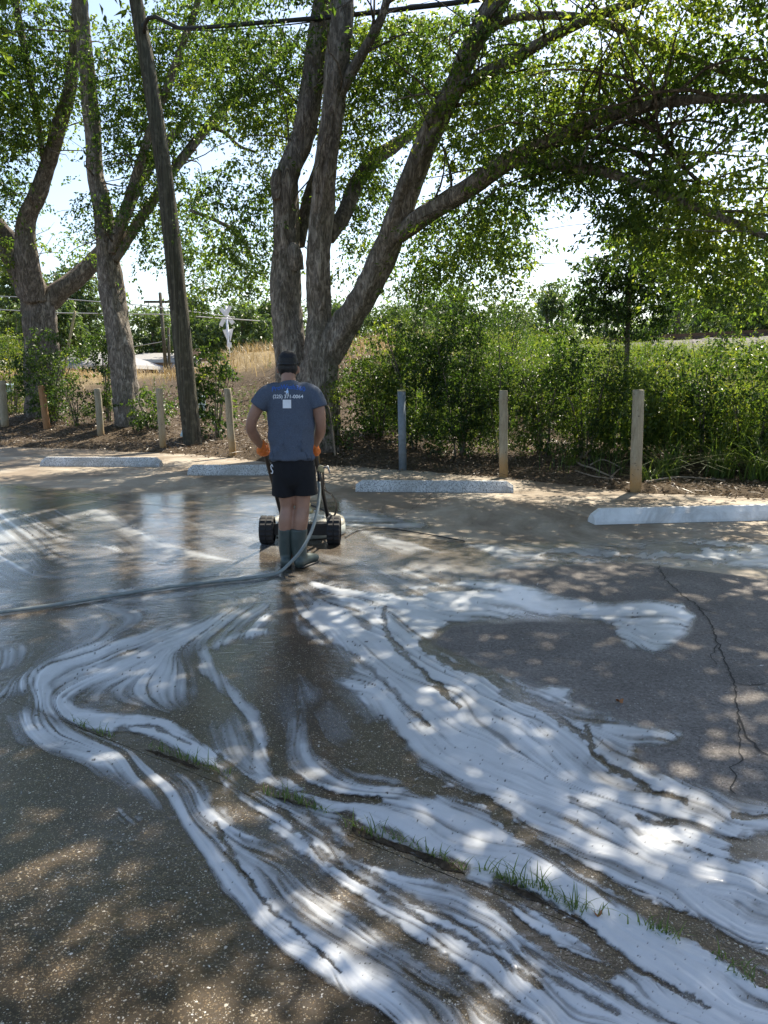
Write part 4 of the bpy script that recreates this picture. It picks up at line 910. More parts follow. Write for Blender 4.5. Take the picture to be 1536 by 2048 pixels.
# ------------------------------------------------------------------ wooden posts along the mulch bed
def post(px, pyt, pyb, wpx, lab, mat, name='wooden_post', Y=None, lean=0.0):
    g = ground_hit(px, pyb) if Y is None else onT(at(px, pyb, Y).x, Y)
    r = wpx * .5 * g.y / FPX; top = at(px + lean, pyt, g.y)
    root = tag(empty(name, g), lab, 'post', 'posts along the mulch bed'); h = (top - g).length; s = random.random() * 50
    if mat is M['pipe']:
        tube('pipe_shaft', [g - Vector((0, 0, .15)), top], [r, r], mat, root, segs=20)
        tube('pipe_rim', [top - Vector((0, 0, .012)), top + Vector((0, 0, .012))], [r * 1.04, r * 1.04], M['pipe_edge'], root, segs=20)
    else:
        k = 12; P = [g - Vector((0, 0, .15)) + (top - g + Vector((0, 0, .15))) * (i / k) for i in range(k + 1)]
        P = [p + Vector((mnoise.noise((i * .5, s, 0)) * .012, mnoise.noise((i * .5, s, 9)) * .012, 0)) for i, p in enumerate(P)]
        tube('post_shaft', P + [P[-1] + Vector((0, 0, .012))], [r * (1.04 - .06 * i / k) for i in range(k + 1)] + [r * .86], mat, root, segs=18, rough=.035, freq=2, seed=s)
    return root
post(1271, 781, 982, 22, 'tallest nearest wooden post, weathered, brown stained foot, above the white kerb block', M['post'], lean=6)
post(1007, 782, 956, 17, 'yellowish wooden post standing at the right end of the long speckled kerb block', M['post'])
post(806, 781, 940, 16, 'blue grey painted pipe post with a yellowish rim', M['pipe'], 'pipe_post', lean=-3)
post(632, 790, 926, 15, 'pale wooden post mostly hidden behind the right arm of the person', M['post'])
post(466, 778, 910, 14, 'leaning wooden post nearest the left arm of the person', M['post'], lean=-11)
post(327, 778, 895, 13, 'weathered wooden post just left of the utility pole', M['post'], lean=-9)
post(202, 778, 870, 13, 'greyish wooden post in front of the slender trunk', M['post'], lean=-7)
post(95, 772, 856, 13, 'orange brown broken looking post in front of the old forked tree', M['post_orange'], lean=-12)
post(10, 762, 852, 14, 'wooden post at the far left edge beside a pale plastic sheet', M['post'], lean=-6)
# leaning stake, pale plastic sleeves
g = ground_hit(106, 832); tp = at(150, 622, g.y - .2)
tag(tube('leaning_stake', [g - Vector((0, 0, .1)), (g + tp) / 2 + Vector((.03, 0, 0)), tp], [.045, .04, .032], M['stake'], None, segs=8, rough=.06, step=.2), 'long pale stake leaning in front of the old forked tree', 'stake')
def sleeve(px, pyt, pyb, wt, wb, lab, dY=-.25, slant=0):
    g = ground_hit(px, pyb); Y = g.y + dY; a = at(px, pyb, Y); b = at(px + slant, pyt, Y); s = Y / FPX
    V, F = tube_arrays([a, (a + b) / 2 + Vector((.01, .02, 0)), b], [wb * s * .5, (wb + wt) * s * .25, wt * s * .5], segs=14, rough=.10, freq=1.5, step=.08, seed=px, cap=False)
    o = joined('plastic_sheet', [(V, F)], M['plastic_pale']); sm = o.modifiers.new('thick', 'SOLIDIFY'); sm.thickness = .006
    return tag(o, lab, 'plastic sheet', 'pale plastic sheets by the posts')
sleeve(369, 833, 874, 6, 18, 'pale blue plastic sheet against the left foot of the utility pole', -.2, 4)
sleeve(403, 792, 842, 18, 8, 'pale plastic tub half hidden behind the right side of the utility pole', .6)
sleeve(18, 768, 790, 20, 6, 'small pale plastic sheet beside the post at the far left', -.3)
# fallen sticks
for i, (pts, r, lab) in enumerate([
  ([(1143,916),(1160,932),(1185,940),(1206,950),(1226,958)], .018, 'long crooked bleached stick lying on the mulch left of the tallest post'),
  ([(1166,925),(1178,905),(1186,890)], .011, 'short bare stick poking upward from the stick pile'),
  ([(1180,934),(1205,930),(1240,938)], .014, 'thin curved stick arching above the stick pile'),
  ([(1222,958),(1236,944),(1248,938)], .012, 'short straight stick leaning against its pile near the tallest post'),
  ([(1150,945),(1190,957),(1240,962)], .012, 'low straight twig along the front of the stick pile'),
  ([(1290,968),(1360,958),(1450,965)], .014, 'long twig lying across the mulch right of the tallest post'),
  ([(720,842),(745,858),(758,866)], .012, 'pale bent stick on the bare mulch left of the grey pipe post'),
  ([(258,836),(268,852),(275,862)], .014, 'bent forked stick on the mulch right of the greyish post'),
  ([(300,852),(340,840),(368,838)], .012, 'long thin stick running toward the foot of the utility pole')]):
    P = [ground_hit(x, y) for x, y in pts]
    if i in (1,): P = [P[0] + Vector((0, 0, .05)), at(1178, 905, P[0].y), at(1186, 890, P[0].y)]
    P = [p + Vector((0, 0, .03 + (.06 if 0 < k < len(P) - 1 and i in (2,) else 0))) for k, p in enumerate(P)]
    tag(tube('fallen_stick', P, [r * (1 - .4 * k / (len(P) - 1)) for k in range(len(P))], M['twig'], None, segs=7, step=.08, rough=.12), lab, 'stick', 'fallen sticks on the mulch')

# ------------------------------------------------------------------ wheel stops (kerb blocks)
def wheel_stop(pl, pr, hpx, mat, lab, xr=None):
    a = flat(*pl); b = flat(*pr)
    if xr is not None: b = a + (b - a).normalized() * xr
    d = b - a; L = d.length; ang = math.atan2(d.y, d.x); h = hpx * (a.y / FPX)
    W = .20; prof = [(0, 0), (0, .03), (.026, h * .62), (.066, h), (W - .066, h), (W - .026, h * .62), (W, .03), (W, 0)]
    bm = bmesh.new(); n = 26; rings = []
    for i in range(n + 1):
        t = i / n; x = L * t; e = min(x, L - x); sc = 1.0 if e > .10 else .62 + .38 * min(1, e / .07)
        rings.append([bm.verts.new((x, y + (mnoise.noise((x * 3, y * 9, z * 9)) * .004), z * (sc if z > .04 else 1) + (mnoise.noise((x * 6, y * 20, 3)) * .003 if z > .04 else 0))) for y, z in prof])
    for i in range(n):
        for k in range(len(prof) - 1): bm.faces.new((rings[i][k], rings[i + 1][k], rings[i + 1][k + 1], rings[i][k + 1]))
    bm.faces.new(rings[0]); bm.faces.new(rings[-1][::-1])
    bmesh.ops.recalc_face_normals(bm, faces=bm.faces)
    o = bm_obj('wheel_stop', bm, mat, None, False); o.location = (a.x, a.y, .002); o.rotation_euler = (0, 0, ang)
    return tag(o, lab, 'wheel stop', 'parking wheel stops along the apron')
wheel_stop((80, 933), (319, 934), 18, M['stop_speck'], 'speckled worn concrete wheel stop farthest back at the left')
wheel_stop((375, 951), (548, 951), 20, M['stop_speck'], 'speckled concrete wheel stop partly hidden by the person', 1.95)
wheel_stop((711, 984), (1027, 986), 22, M['stop_speck'], 'speckled grey white wheel stop in front of the pipe post')
wheel_stop((1190, 1050), (1536, 1041), 30, M['stop_white'], 'freshly painted white wheel stop nearest the camera at the right', 2.2)

# ------------------------------------------------------------------ cracks, joints, tufts in the joint, fallen leaves
def ground_strip(name, pts, w, mat, z=.004, jag=.02, seed=1, step=.03):
    P, _ = resample([flat(*p) for p in pts], [1] * len(pts), step); rs = random.Random(seed); V = []; F = []
    for i, p in enumerate(P):
        t = (P[min(i + 1, len(P) - 1)] - P[max(i - 1, 0)]).normalized(); nn = Vector((-t.y, t.x, 0))
        q = p + nn * (mnoise.noise((i * .35, seed, 0)) * jag + mnoise.noise((i * .9, seed, 5)) * jag * .5); ww = w * (.35 + .9 * abs(mnoise.noise((i * .6, seed, 8))) + .3 * rs.random())
        V += [q - nn * ww + Vector((0, 0, z)), q + nn * ww + Vector((0, 0, z))]
    F = [(2 * i, 2 * i + 1, 2 * i + 3, 2 * i + 2) for i in range(len(P) - 1)]
    me = bpy.data.meshes.new(name); me.from_pydata([tuple(v) for v in V], [], F); me.materials.append(mat); o = bpy.data.objects.new(name, me); link(o)
    return tag(o, kind='structure')
ground_strip('pavement_crack', [(1318,1132),(1328,1155),(1352,1180),(1396,1215),(1422,1250),(1436,1290),(1452,1325),(1466,1365),(1474,1410),(1482,1450),(1500,1480),(1536,1512),(1600,1550)], .0062, M['crack'], .0045, .03, 3)
ground_strip('pavement_crack', [(1474,1440),(1480,1480),(1478,1520),(1466,1552),(1470,1590)], .0045, M['crack'], .0045, .03, 7)
ground_strip('pavement_crack', [(1396,1215),(1410,1222),(1440,1228)], .005, M['crack'], .0045, .02, 12)
ground_strip('pavement_crack', [(1436,1290),(1424,1306),(1430,1330)], .004, M['crack'], .0045, .02, 14)
ground_strip('pavement_crack', [(1466,1365),(1490,1372),(1530,1368)], .004, M['crack'], .0045, .02, 16)
ground_strip('pavement_crack', [(868,985),(840,1008),(805,1030),(790,1040)], .005, M['crack'], .0045, .03, 9)
# weedy joint: soil lumps + grass tufts
tuft_spots = [(118,1438,.6),(165,1452,.8),(205,1470,.9),(250,1492,.5),(310,1500,.8),(345,1512,1.1),(385,1525,1.0),(425,1540,1.2),(462,1558,.6),(500,1572,.8),(540,1592,.8),(585,1604,1.3),(612,1612,.9),(645,1622,.6),(690,1650,1.0),(730,1668,1.3),(790,1680,.9),(840,1700,.7),(885,1722,.9),(915,1738,.7),(1005,1762,1.2),(1035,1770,1.3),(1082,1780,1.3),(1135,1815,1.1),(1168,1820,1.2),(1225,1840,.7),(1300,1862,.8),(1330,1868,.9),(1465,1930,.8),(1490,1960,.6)]
ORD = 'first second third fourth fifth sixth seventh eighth ninth tenth eleventh twelfth thirteenth fourteenth fifteenth sixteenth seventeenth eighteenth nineteenth twentieth twenty-first twenty-second twenty-third twenty-fourth'.split()
tuft_spots = [q for i, q in enumerate(tuft_spots) if i not in (0, 3, 8, 9, 14, 25)]
for k, (px, py, s_) in enumerate(tuft_spots):
    g = flat(px, py); rs = np.random.default_rng(200 + k); n = int(9 + 16 * s_ * rs.uniform(.5, 1.3))
    o = blades('grass_tuft', None, n, lambda r_, m: ((lambda u: (g.x + u, g.y + SLW * u + r_.normal(0, .009, m)))(r_.normal(0, .022 * s_ + .008, m))), (.010 * s_, .058 * s_ + .010), .0034, M['grass'], 200 + k, 1.0, None, (.2, 1), None, .004)
    tag(o, ('taller ' if s_ > 1 else 'small ') + 'grass tuft in the weedy joint, ' + ORD[k] + ' tuft from the left', 'grass tuft', 'grass tufts along the weedy pavement joint')
def lumps(name, pts, w, seed):
    """dark ragged strip of soil and roots standing out of the foam along the joint"""
    P, _ = resample([flat(*p) for p in pts], [1] * len(pts), .012); V = []; m = 9
    for i, p in enumerate(P):
        t = (P[min(i + 1, len(P) - 1)] - P[max(i - 1, 0)]).normalized(); nn = Vector((-t.y, t.x, 0)); e = min(1, min(i, len(P) - 1 - i) / 6)
        ww = w * (.35 + 1.1 * abs(mnoise.noise((i * .15, seed, 0))) + .45 * mnoise.noise((i * .6, seed, 2))) * (.15 + .85 * e)
        for k in range(m):
            u = k / (m - 1) * 2 - 1; q = p + nn * (u * ww + .004 * mnoise.noise((i * .6, k * .9, seed)))
            V.append((q.x, q.y, .002 + max(0, (1 - u * u)) * (.007 + .008 * mnoise.noise((i * .33, k * .6, seed + 4))) * e))
    i = np.arange(len(P) * m).reshape(len(P), m); F = np.stack([i[:-1, :-1].ravel(), i[1:, :-1].ravel(), i[1:, 1:].ravel(), i[:-1, 1:].ravel()], 1)
    gate = np.array([mnoise.noise((j * .13, seed * 3.1, 1)) for j in range(len(P) - 1)]) > -.45; F = F[np.repeat(gate, m - 1)]
    return fast_mesh(name, V, F, M['soil'], {'dry': np.zeros(len(V))}, True)
for k, (pts, w) in enumerate([([(672,1640),(730,1670),(800,1695),(870,1722),(930,1748)], .026), ([(985,1764),(1040,1785),(1100,1812)], .022), ([(1100,1815),(1150,1838),(1190,1860)], .012), ([(290,1500),(345,1518),(400,1540)], .007), ([(545,1594),(590,1608),(625,1618)], .009)]):
    o = lumps('joint_soil', pts, w, 3 + k); tag(o, 'ragged strip of dark soil and roots in the weedy joint', kind='stuff')
def dead_leaf(px, py, s, lab):
    g = flat(px, py); bm = bmesh.new(); ring = []
    for k in range(14):
        a = 2 * math.pi * k / 14; r = s * (.6 + .4 * abs(math.cos(a))) * (1 + .15 * math.sin(5 * a)); ring.append(bm.verts.new((r * math.cos(a), r * .6 * math.sin(a), .012 + .010 * math.sin(2 * a + 1))))
    c = bm.verts.new((0, 0, .006))
    for k in range(14): bm.faces.new((c, ring[k], ring[(k + 1) % 14]))
    o = bm_obj('dead_leaf', bm, M['orange_leaf']); o.location = (g.x, g.y, .006); o.rotation_euler = (.1, .2, random.random() * 6)
    tag(o, lab, 'leaf', 'dead leaves on the pavement')
dead_leaf(1195, 1837, .016, 'small orange dead leaf in the foam beside the grass tufts')
dead_leaf(1238, 1408, .022, 'brown dead leaf on the dry dark pavement')

# ------------------------------------------------------------------ behind the bank: rails, crossing sign, houses, far trees
ra, rb = Vector((16.5, 18.5, 0)), Vector((-30, 78, 0)); rd = (rb - ra).normalized(); rn = Vector((-rd.y, rd.x, 0))
if rn.y < 0: rn = -rn
def strip_prism(name, prof, mat, parent=None, n=60, rough=0.0):
    V = []
    for i in range(n + 1):
        p = ra + (rb - ra) * (i / n)
        for k, (o_, z) in enumerate(prof): V.append(p + rn * o_ + Vector((0, 0, z + rough * mnoise.noise((i * 1.3, k * 2.1, 3)))))
    m = len(prof); i = np.arange((n + 1) * m).reshape(n + 1, m); F = np.stack([i[:-1, :-1].ravel(), i[1:, :-1].ravel(), i[1:, 1:].ravel(), i[:-1, 1:].ravel()], 1)
    return fast_mesh(name, V, F, mat, None, False, parent)
TRZ = 2.86
tr = tag(empty('railway_track', ra + Vector((0, 0, TRZ))), 'rusty railway track on a gravel bed along the top of the bank', 'railway track')
bed = strip_prism('ballast_bed', [(-3.4, TRZ - 1.3), (-1.6, TRZ - .06), (-.5, TRZ), (1.2, TRZ), (3.2, TRZ - 1.0)], M['ballast'], tr, 160, .09)
for o_ in (-.72, .72):
    strip_prism('rail', [(o_ - .07, TRZ + .05), (o_ - .02, TRZ + .07), (o_ - .036, TRZ + .20), (o_ + .036, TRZ + .20), (o_ + .02, TRZ + .07), (o_ + .07, TRZ + .05)], M['rail'], tr, 8)
bm = bmesh.new(); box_bm(bm, (0, 0, 0), (2.5, .22, .16)); tie_me = bpy.data.meshes.new('tie'); bm.to_mesh(tie_me); bm.free(); tie_me.materials.append(M['tie'])
for k in range(46):
    t_ = bpy.data.objects.new('tie', tie_me); link(t_); p = ra + rd * (.4 + k * .62)
    t_.location = (p.x, p.y, TRZ + .0); t_.rotation_euler = (0, 0, math.atan2(rn.y, rn.x)); setpar(t_, tr)
# crossing sign seen from behind
CY = 41.0; cb = at(460, 712, CY)
cs = tag(empty('railroad_crossing_sign', cb), 'white railroad crossbuck on a post with two triangular plates, seen from behind', 'sign')
tube('post', [cb + Vector((0, 0, -1.5)), at(452, 612, CY)], [.06, .06], M['white_sign'], cs, segs=8)
def plank(name, p, q, w, th, mat, par, dy=0.0):
    d = q - p; L = d.length; a = math.atan2(d.z, d.x); bm = bmesh.new(); box_bm(bm, (p + q) / 2 + Vector((0, dy, 0)), (L, th, w), Matrix.Rotation(-a, 3, 'Y'), .004); return bm_obj(name, bm, mat, par, False)
plank('crossbuck_blade', at(442, 652, CY), at(461, 612, CY), .20, .03, M['white_sign'], cs, -.09)
plank('crossbuck_blade', at(441, 617, CY), at(466, 647, CY), .20, .03, M['white_sign'], cs, .07)
for (pts, dy) in (([(446, 660), (453, 659), (456, 683)], -.1), ([(456, 659), (466, 656), (460, 683)], .1)):
    bm = bmesh.new(); a = [bm.verts.new(at(x, y, CY) + Vector((0, dy - .015, 0))) for x, y in pts]; b = [bm.verts.new(at(x, y, CY) + Vector((0, dy + .015, 0))) for x, y in pts]
    bm.faces.new(a); bm.faces.new(b[::-1])
    for k in range(3): bm.faces.new((a[k], b[k], b[(k + 1) % 3], a[(k + 1) % 3]))
    bmesh.ops.recalc_face_normals(bm, faces=bm.faces); bm_obj('triangular_plate', bm, M['white_sign'], cs, False)
plank('small_plate', at(455, 690, CY), at(464, 690, CY), .26, .02, M['white_sign'], cs, -.12)
# mailbox-like dark box
bx = at(393, 704, 40); root = tag(empty('signal_box', at(393, 722, 40)), 'small rusty box on a thin post right of the utility pole', 'box')
bm = bmesh.new(); box_bm(bm, bx, (.36, .3, .34), None, .02); bm_obj('box_body', bm, M['wall'], root, False); tube('post', [bx - Vector((0, 0, .16)), bx - Vector((0, 0, 1.6))], [.03, .03], M['steel'], root, segs=6)
def house(cx, w, d, zr, ze, Y, lab, rm, rot=0):
    """only its roof shows over the bank"""
    g0 = Vector((cx, Y, 2.6)); root = tag(empty('house', g0), lab, 'house', 'houses beyond the bank'); Rm = Matrix.Rotation(rot, 4, 'Z')
    T = lambda x, y, z: tuple(Vector((cx, Y, 0)) + (Rm @ Vector((x, y, 0))) + Vector((0, 0, z)))
    b = 1.0
    fast_mesh('wall', [T(-w, -d, b), T(w, -d, b), T(w, d, b), T(-w, d, b), T(-w, -d, ze), T(w, -d, ze), T(w, d, ze), T(-w, d, ze)], [(0, 1, 5, 4), (1, 2, 6, 5), (2, 3, 7, 6), (3, 0, 4, 7)], M['wall'], None, False, root)
    o = .5; rx = w * .55
    V = [T(-w - o, -d - o, ze), T(w + o, -d - o, ze), T(w + o, d + o, ze), T(-w - o, d + o, ze), T(-rx, 0, zr), T(rx, 0, zr)]
    me = bpy.data.meshes.new('roof'); me.from_pydata(V, [], [(0, 1, 5, 4), (1, 2, 5), (2, 3, 4, 5), (3, 0, 4), (3, 2, 1, 0)]); me.materials.append(rm); ro = link(bpy.data.objects.new('roof', me)); setpar(ro, root)
    q = .08; V = []; 
    for x, y in ((-w - o - .02, -d - o - .02), (w + o + .02, -d - o - .02), (w + o + .02, d + o + .02), (-w - o - .02, d + o + .02)): V += [T(x, y, ze - .2), T(x, y, ze + .03)]
    fast_mesh('fascia', V, [(0, 2, 3, 1), (2, 4, 5, 3), (4, 6, 7, 5), (6, 0, 1, 7)], M['fascia'], None, False, root)
    for k in (-.5, .5):
        fast_mesh('window', [T(w * k - .5, -d - .03, ze - 1.6), T(w * k + .5, -d - .03, ze - 1.6), T(w * k + .5, -d - .03, ze - .5), T(w * k - .5, -d - .03, ze - .5)], [(0, 1, 2, 3)], M['glass'], None, False, root)
c = at(188, 733, 52); house(c.x, 3.4, 3.0, at(188, 706, 52).z, c.z, 52, 'low house with a grey hipped roof behind the slender trunk', M['roof'])
c = at(330, 722, 60); house(c.x, 2.6, 3.0, at(330, 706, 60).z, c.z, 60, 'low house with a pale roof behind the far utility pole', M['roof_pale'])
def far_tree(px, pyt, pyb, rx, Y, lab, leaf=.30, dens=1.0):
    top = at(px, pyt, Y); zb = 2.4; base = Vector((top.x, Y, zb)); r = rx * Y / FPX; h = top.z - zb
    root = tag(empty('far_tree', base), lab, 'tree', 'trees beyond the railway'); rs = RNG
    tube('trunk', [base - Vector((0, 0, 1)), base + Vector((.2, 0, h * .3)), base + Vector((0, .2, h * .7))], [.25, .2, .08], M['bark_dark'], root, segs=8, step=.5)
    C = []
    for k in range(16):
        a = rs.uniform(0, 6.28); q = rs.uniform(0, 1) ** .6; zc = h * rs.uniform(.25, .9); rr = r * (.35 + .25 * rs.uniform()); m = int(34 * dens)
        lim = max(.15, 1 - ((zc / h - .45) / .6) ** 2)
        c0 = np.array([base.x + math.cos(a) * q * r * lim * .85, base.y + math.sin(a) * q * r * .6 * lim, zb + zc]); u = unit(rs.normal(size=(m, 3))) * rs.uniform(.5, 1, (m, 1)); C.append(c0 + u * np.array([rr, rr * .8, min(rr, h * .25) * .8]))
    C = np.concatenate(C); C = C[C[:, 2] < zb + h * 1.02]; C = clear_of_gaps(C, .8)
    crown(root, M['leaf_far'], C, 9, .9, leaf, .3)
for a in [(20, 500, 700, 80, 46, 'dense far tree behind the old forked tree at the left edge'), (150, 520, 715, 75, 50, 'far tree behind the leaning stake'), (100, 590, 720, 60, 42, 'lower far tree between the old forked trunk and the stake'),
  (300, 618, 712, 60, 62, 'far tree behind the far utility pole, dark and rounded'), (400, 575, 715, 75, 58, 'far tree left of the crossbuck'), (480, 590, 715, 70, 56, 'far tree right behind the crossbuck'), (545, 600, 715, 60, 60, 'far tree between the crossbuck and the big trunk'),
  (690, 600, 730, 60, 60, 'far tree seen past the right side of the big trunk'), (800, 600, 730, 80, 60, 'far tree above the hedge behind the right limb'), (900, 570, 720, 70, 64, 'far tree above the grey pipe post'),
  (1095, 556, 715, 60, 60, 'pale far tree with an open crown left of the sapling'), (1010, 590, 700, 70, 66, 'farthest low tree left of the pale open one'), (1215, 590, 700, 70, 66, 'low far tree behind the sapling'), (1330, 600, 700, 60, 58, 'low far tree beside the far utility pole at the right'),
  (1440, 560, 690, 70, 50, 'dark bushy far tree right of the far utility pole'), (1530, 545, 690, 80, 46, 'dark bushy far tree at the right edge over the rails')]:
    far_tree(*a)
# ------------------------------------------------------------------ the person
def solid_tube(bm, pts, rad, flat0=False, flat1=False, segs=20, step=.02):
    """closed elliptical tube; rad entries are (across, front-back)"""
    P = [Vector(p) for p in pts]; rr = [r if hasattr(r, '__len__') else (r, r) for r in rad]
    Q, A = resample(P, [r[0] for r in rr], step); _, B = resample(P, [r[1] for r in rr], step)
    rings = []
    d0 = (Q[-1] - Q[0]).normalized(); S = [Vector((0, 0, 1)) if abs(d0.x) > .8 else Vector((1, 0, 0))]
    def frame(i):
        t = (Q[min(i + 1, len(Q) - 1)] - Q[max(i - 1, 0)]).normalized(); s = (S[0] - t * S[0].dot(t)).normalized(); S[0] = s
        return t, s, t.cross(s)
    def ring(c, s, u, a, b): rings.append([bm.verts.new(c + s * (a * math.cos(k * 2 * math.pi / segs)) + u * (b * math.sin(k * 2 * math.pi / segs))) for k in range(segs)])
    t, s, u = frame(0)
    if not flat0:
        for ph in (80, 55, 30): ring(Q[0] - t * (min(A[0], B[0]) * math.sin(R(ph))), s, u, A[0] * math.cos(R(ph)), B[0] * math.cos(R(ph)))
    for i in range(len(Q)): t, s, u = frame(i); ring(Q[i], s, u, A[i], B[i])
    if not flat1:
        for ph in (30, 55, 80): ring(Q[-1] + t * (min(A[-1], B[-1]) * math.sin(R(ph))), s, u, A[-1] * math.cos(R(ph)), B[-1] * math.cos(R(ph)))
    for i in range(len(rings) - 1):
        for k in range(segs): bm.faces.new((rings[i][k], rings[i][(k + 1) % segs], rings[i + 1][(k + 1) % segs], rings[i + 1][k]))
    bm.faces.new(rings[0][::-1]); bm.faces.new(rings[-1])
def blob(name, tubes, voxel, mat, parent, smooth=4, disp=None):
    bm = bmesh.new()
    for kw in tubes: solid_tube(bm, **kw)
    bmesh.ops.recalc_face_normals(bm, faces=bm.faces)
    me = bpy.data.meshes.new(name); bm.to_mesh(me); bm.free(); o = link(bpy.data.objects.new(name, me))
    m = o.modifiers.new('r', 'REMESH'); m.mode = 'VOXEL'; m.voxel_size = voxel; m.use_smooth_shade = True
    m2 = o.modifiers.new('s', 'SMOOTH'); m2.factor = .5; m2.iterations = smooth
    dg = bpy.context.evaluated_depsgraph_get(); dg.update(); nm = bpy.data.meshes.new_from_object(o.evaluated_get(dg)); o.modifiers.clear(); o.data = nm
    if disp:
        nm.update(); 
        for v in nm.vertices: v.co = v.co + v.normal * disp(v.co)
        nm.update()
    nm.materials.clear(); nm.materials.append(mat); nm.polygons.foreach_set('use_smooth', np.ones(len(nm.polygons), bool))
    if parent is not None: setpar(o, parent)
    return o
T_ = dict
PYF = 6.25
pf = flat(592, 1133); person = tag(empty('person', (pf.x, PYF, 0)), 'person in blue printed T-shirt, black shorts and rubber boots, seen from behind', 'person')
J = lambda px, py, dy=0.0: at(px, py, PYF + dy)
neck = J(577, 766, .02); head = J(576, 733, .085)
body = [
 T_(pts=[J(590, 955), J(586, 890, .0), J(583, 830, .0), J(580, 790, .0), J(578, 772, .02)], rad=[(.16, .11), (.145, .10), (.165, .105), (.14, .085), (.07, .06)]),
 T_(pts=[J(578, 775, .01), J(577, 758, .035), J(576, 745, .06)], rad=[(.068, .066), (.058, .062), (.058, .065)]),
 T_(pts=[head + Vector((0, .01, -.05)), head + Vector((0, .0, .01)), head + Vector((0, -.01, .055))], rad=[(.066, .085), (.078, .098), (.066, .084)]),
 T_(pts=[head + Vector((0, .085, -.085)), head + Vector((0, .06, -.06))], rad=[.035, .05]),          # jaw
 T_(pts=[head + Vector((0, .105, -.005)), head + Vector((0, .125, -.035))], rad=[.012, .017]),         # nose
 T_(pts=[head + Vector((-.082, .0, -.015)), head + Vector((-.084, -.006, -.05))], rad=[.016, .012]), T_(pts=[head + Vector((.082, .0, -.015)), head + Vector((.084, -.006, -.05))], rad=[.016, .012]),
 T_(pts=[J(545, 792), J(520, 808, -.02), J(502, 848, .0), J(509, 872, .09), J(525, 895, .22)], rad=[(.050, .050), (.054, .056), (.042, .046), (.044, .046), (.029, .026)]),
 T_(pts=[J(613, 792), J(634, 808, -.02), J(641, 846, .0), J(639, 868, .09), J(629, 892, .22)], rad=[(.050, .050), (.054, .056), (.044, .046), (.044, .046), (.029, .026)]),
 T_(pts=[J(570, 940), J(573, 985, .01), J(574, 1015, .01), J(571, 1040, -.015), J(571, 1065, -.01), J(574, 1100, .0), J(577, 1122, .0)], rad=[(.085, .095), (.068, .074), (.053, .058), (.058, .064), (.054, .058), (.038, .042), (.036, .045)]),
 T_(pts=[J(606, 940), J(605, 985, .01), J(605, 1015, .0), J(602, 1040, -.015), J(599, 1065, -.01), J(599, 1100, -.01), J(599, 1124, -.01)], rad=[(.085, .095), (.070, .076), (.057, .060), (.062, .066), (.056, .060), (.038, .042), (.036, .045)]),
]
blob('body', body, .011, M['skin'], person, 5)
def wrinkle(co):
    z = co.z; low = max(0, min(1, (1.28 - z) / .3))
    a = mnoise.noise((co.x * 5 + co.z * 3.2, co.y * 4, co.z * 6.5)); b = 1 - abs(mnoise.noise((co.x * 7 - co.z * 5, 3, co.z * 7 + co.x * 4))) * 2
    f_ = math.sin(38 * (z + .45 * abs(co.x + .74)) + 4 * mnoise.noise((co.x * 6, 1, co.z * 4)))
    return .013 * a * (.35 + low) + .012 * b * (low + .2) + .006 * f_ * low
shirt = blob('t_shirt', [
 T_(pts=[J(584, 918, .0), J(583, 885, .0), J(582, 845, .0), J(582, 812, .0), J(580, 788, .0), J(578, 772, .012), J(577.5, 764, .02)], rad=[(.182, .140), (.180, .135), (.190, .135), (.193, .130), (.170, .112), (.105, .082), (.066, .066)], flat0=True, flat1=True),
 T_(pts=[J(552, 785), J(536, 790, -.005), J(520, 806, -.02), J(515, 813, -.022)], rad=[(.085, .080), (.080, .078), (.072, .078), (.072, .080)], flat1=True),
 T_(pts=[J(608, 785), J(624, 790, -.005), J(635, 806, -.02), J(638, 815, -.022)], rad=[(.085, .080), (.078, .078), (.070, .078), (.070, .080)], flat1=True)], .009, M['shirt'], person, 4, wrinkle)
vs = np.array([v.co for v in shirt.data.vertices])
blob('shorts', [T_(pts=[J(585, 906, .0), J(586, 935, .0), J(588, 950, .0)], rad=[(.165, .122), (.180, .130), (.186, .132)]),
 T_(pts=[J(570, 940), J(567, 965, .0), J(566, 992, .0)], rad=[(.096, .115), (.096, .108), (.094, .104)], flat1=True),
 T_(pts=[J(606, 940), J(610, 965, .0), J(612, 990, .0)], rad=[(.098, .115), (.098, .108), (.102, .104)], flat1=True)], .010, M['shorts'], person, 4, lambda c: .006 * mnoise.noise((c.x * 9, c.y * 9, c.z * 5)))
def boot(px, w, dx, toe, extra):
    t = [T_(pts=[J(px + dx, 1056, -.008), J(px + dx * .8, 1085, -.004), J(px + 1, 1108, .0), J(px + 2, 1124, .0)], rad=[(w, w * 1.08), (w * .97, w * 1.02), (w * .82, w * .95), (w * .74, .062)], flat0=True),
         T_(pts=[Vector((J(px + 2, 1125).x, PYF - .045, .052)), Vector((J(px + 2, 1125).x + toe[0] * .5, PYF + toe[1] * .5, .056)), Vector((J(px + 2, 1125).x + toe[0], PYF + toe[1], .044))], rad=[(.046, .05), (.048, .046), (.042, .036)])]
    o = blob('boot', t, .009, M['boot'], person, 4, lambda c: .003 * mnoise.noise((c.x * 12, c.y * 12, c.z * 14)))
    b = [T_(pts=[Vector((J(px + 2, 1125).x, PYF - .05, .012)), Vector((J(px + 2, 1125).x + toe[0], PYF + toe[1] + .01, .012))], rad=[(.05, .014), (.047, .014)])]
    blob('sole', b, .007, M['sole'], o, 2)
boot(571, .062, 0, (-.02, .19), 0); boot(598, .074, -1, (.11, .16), 0)
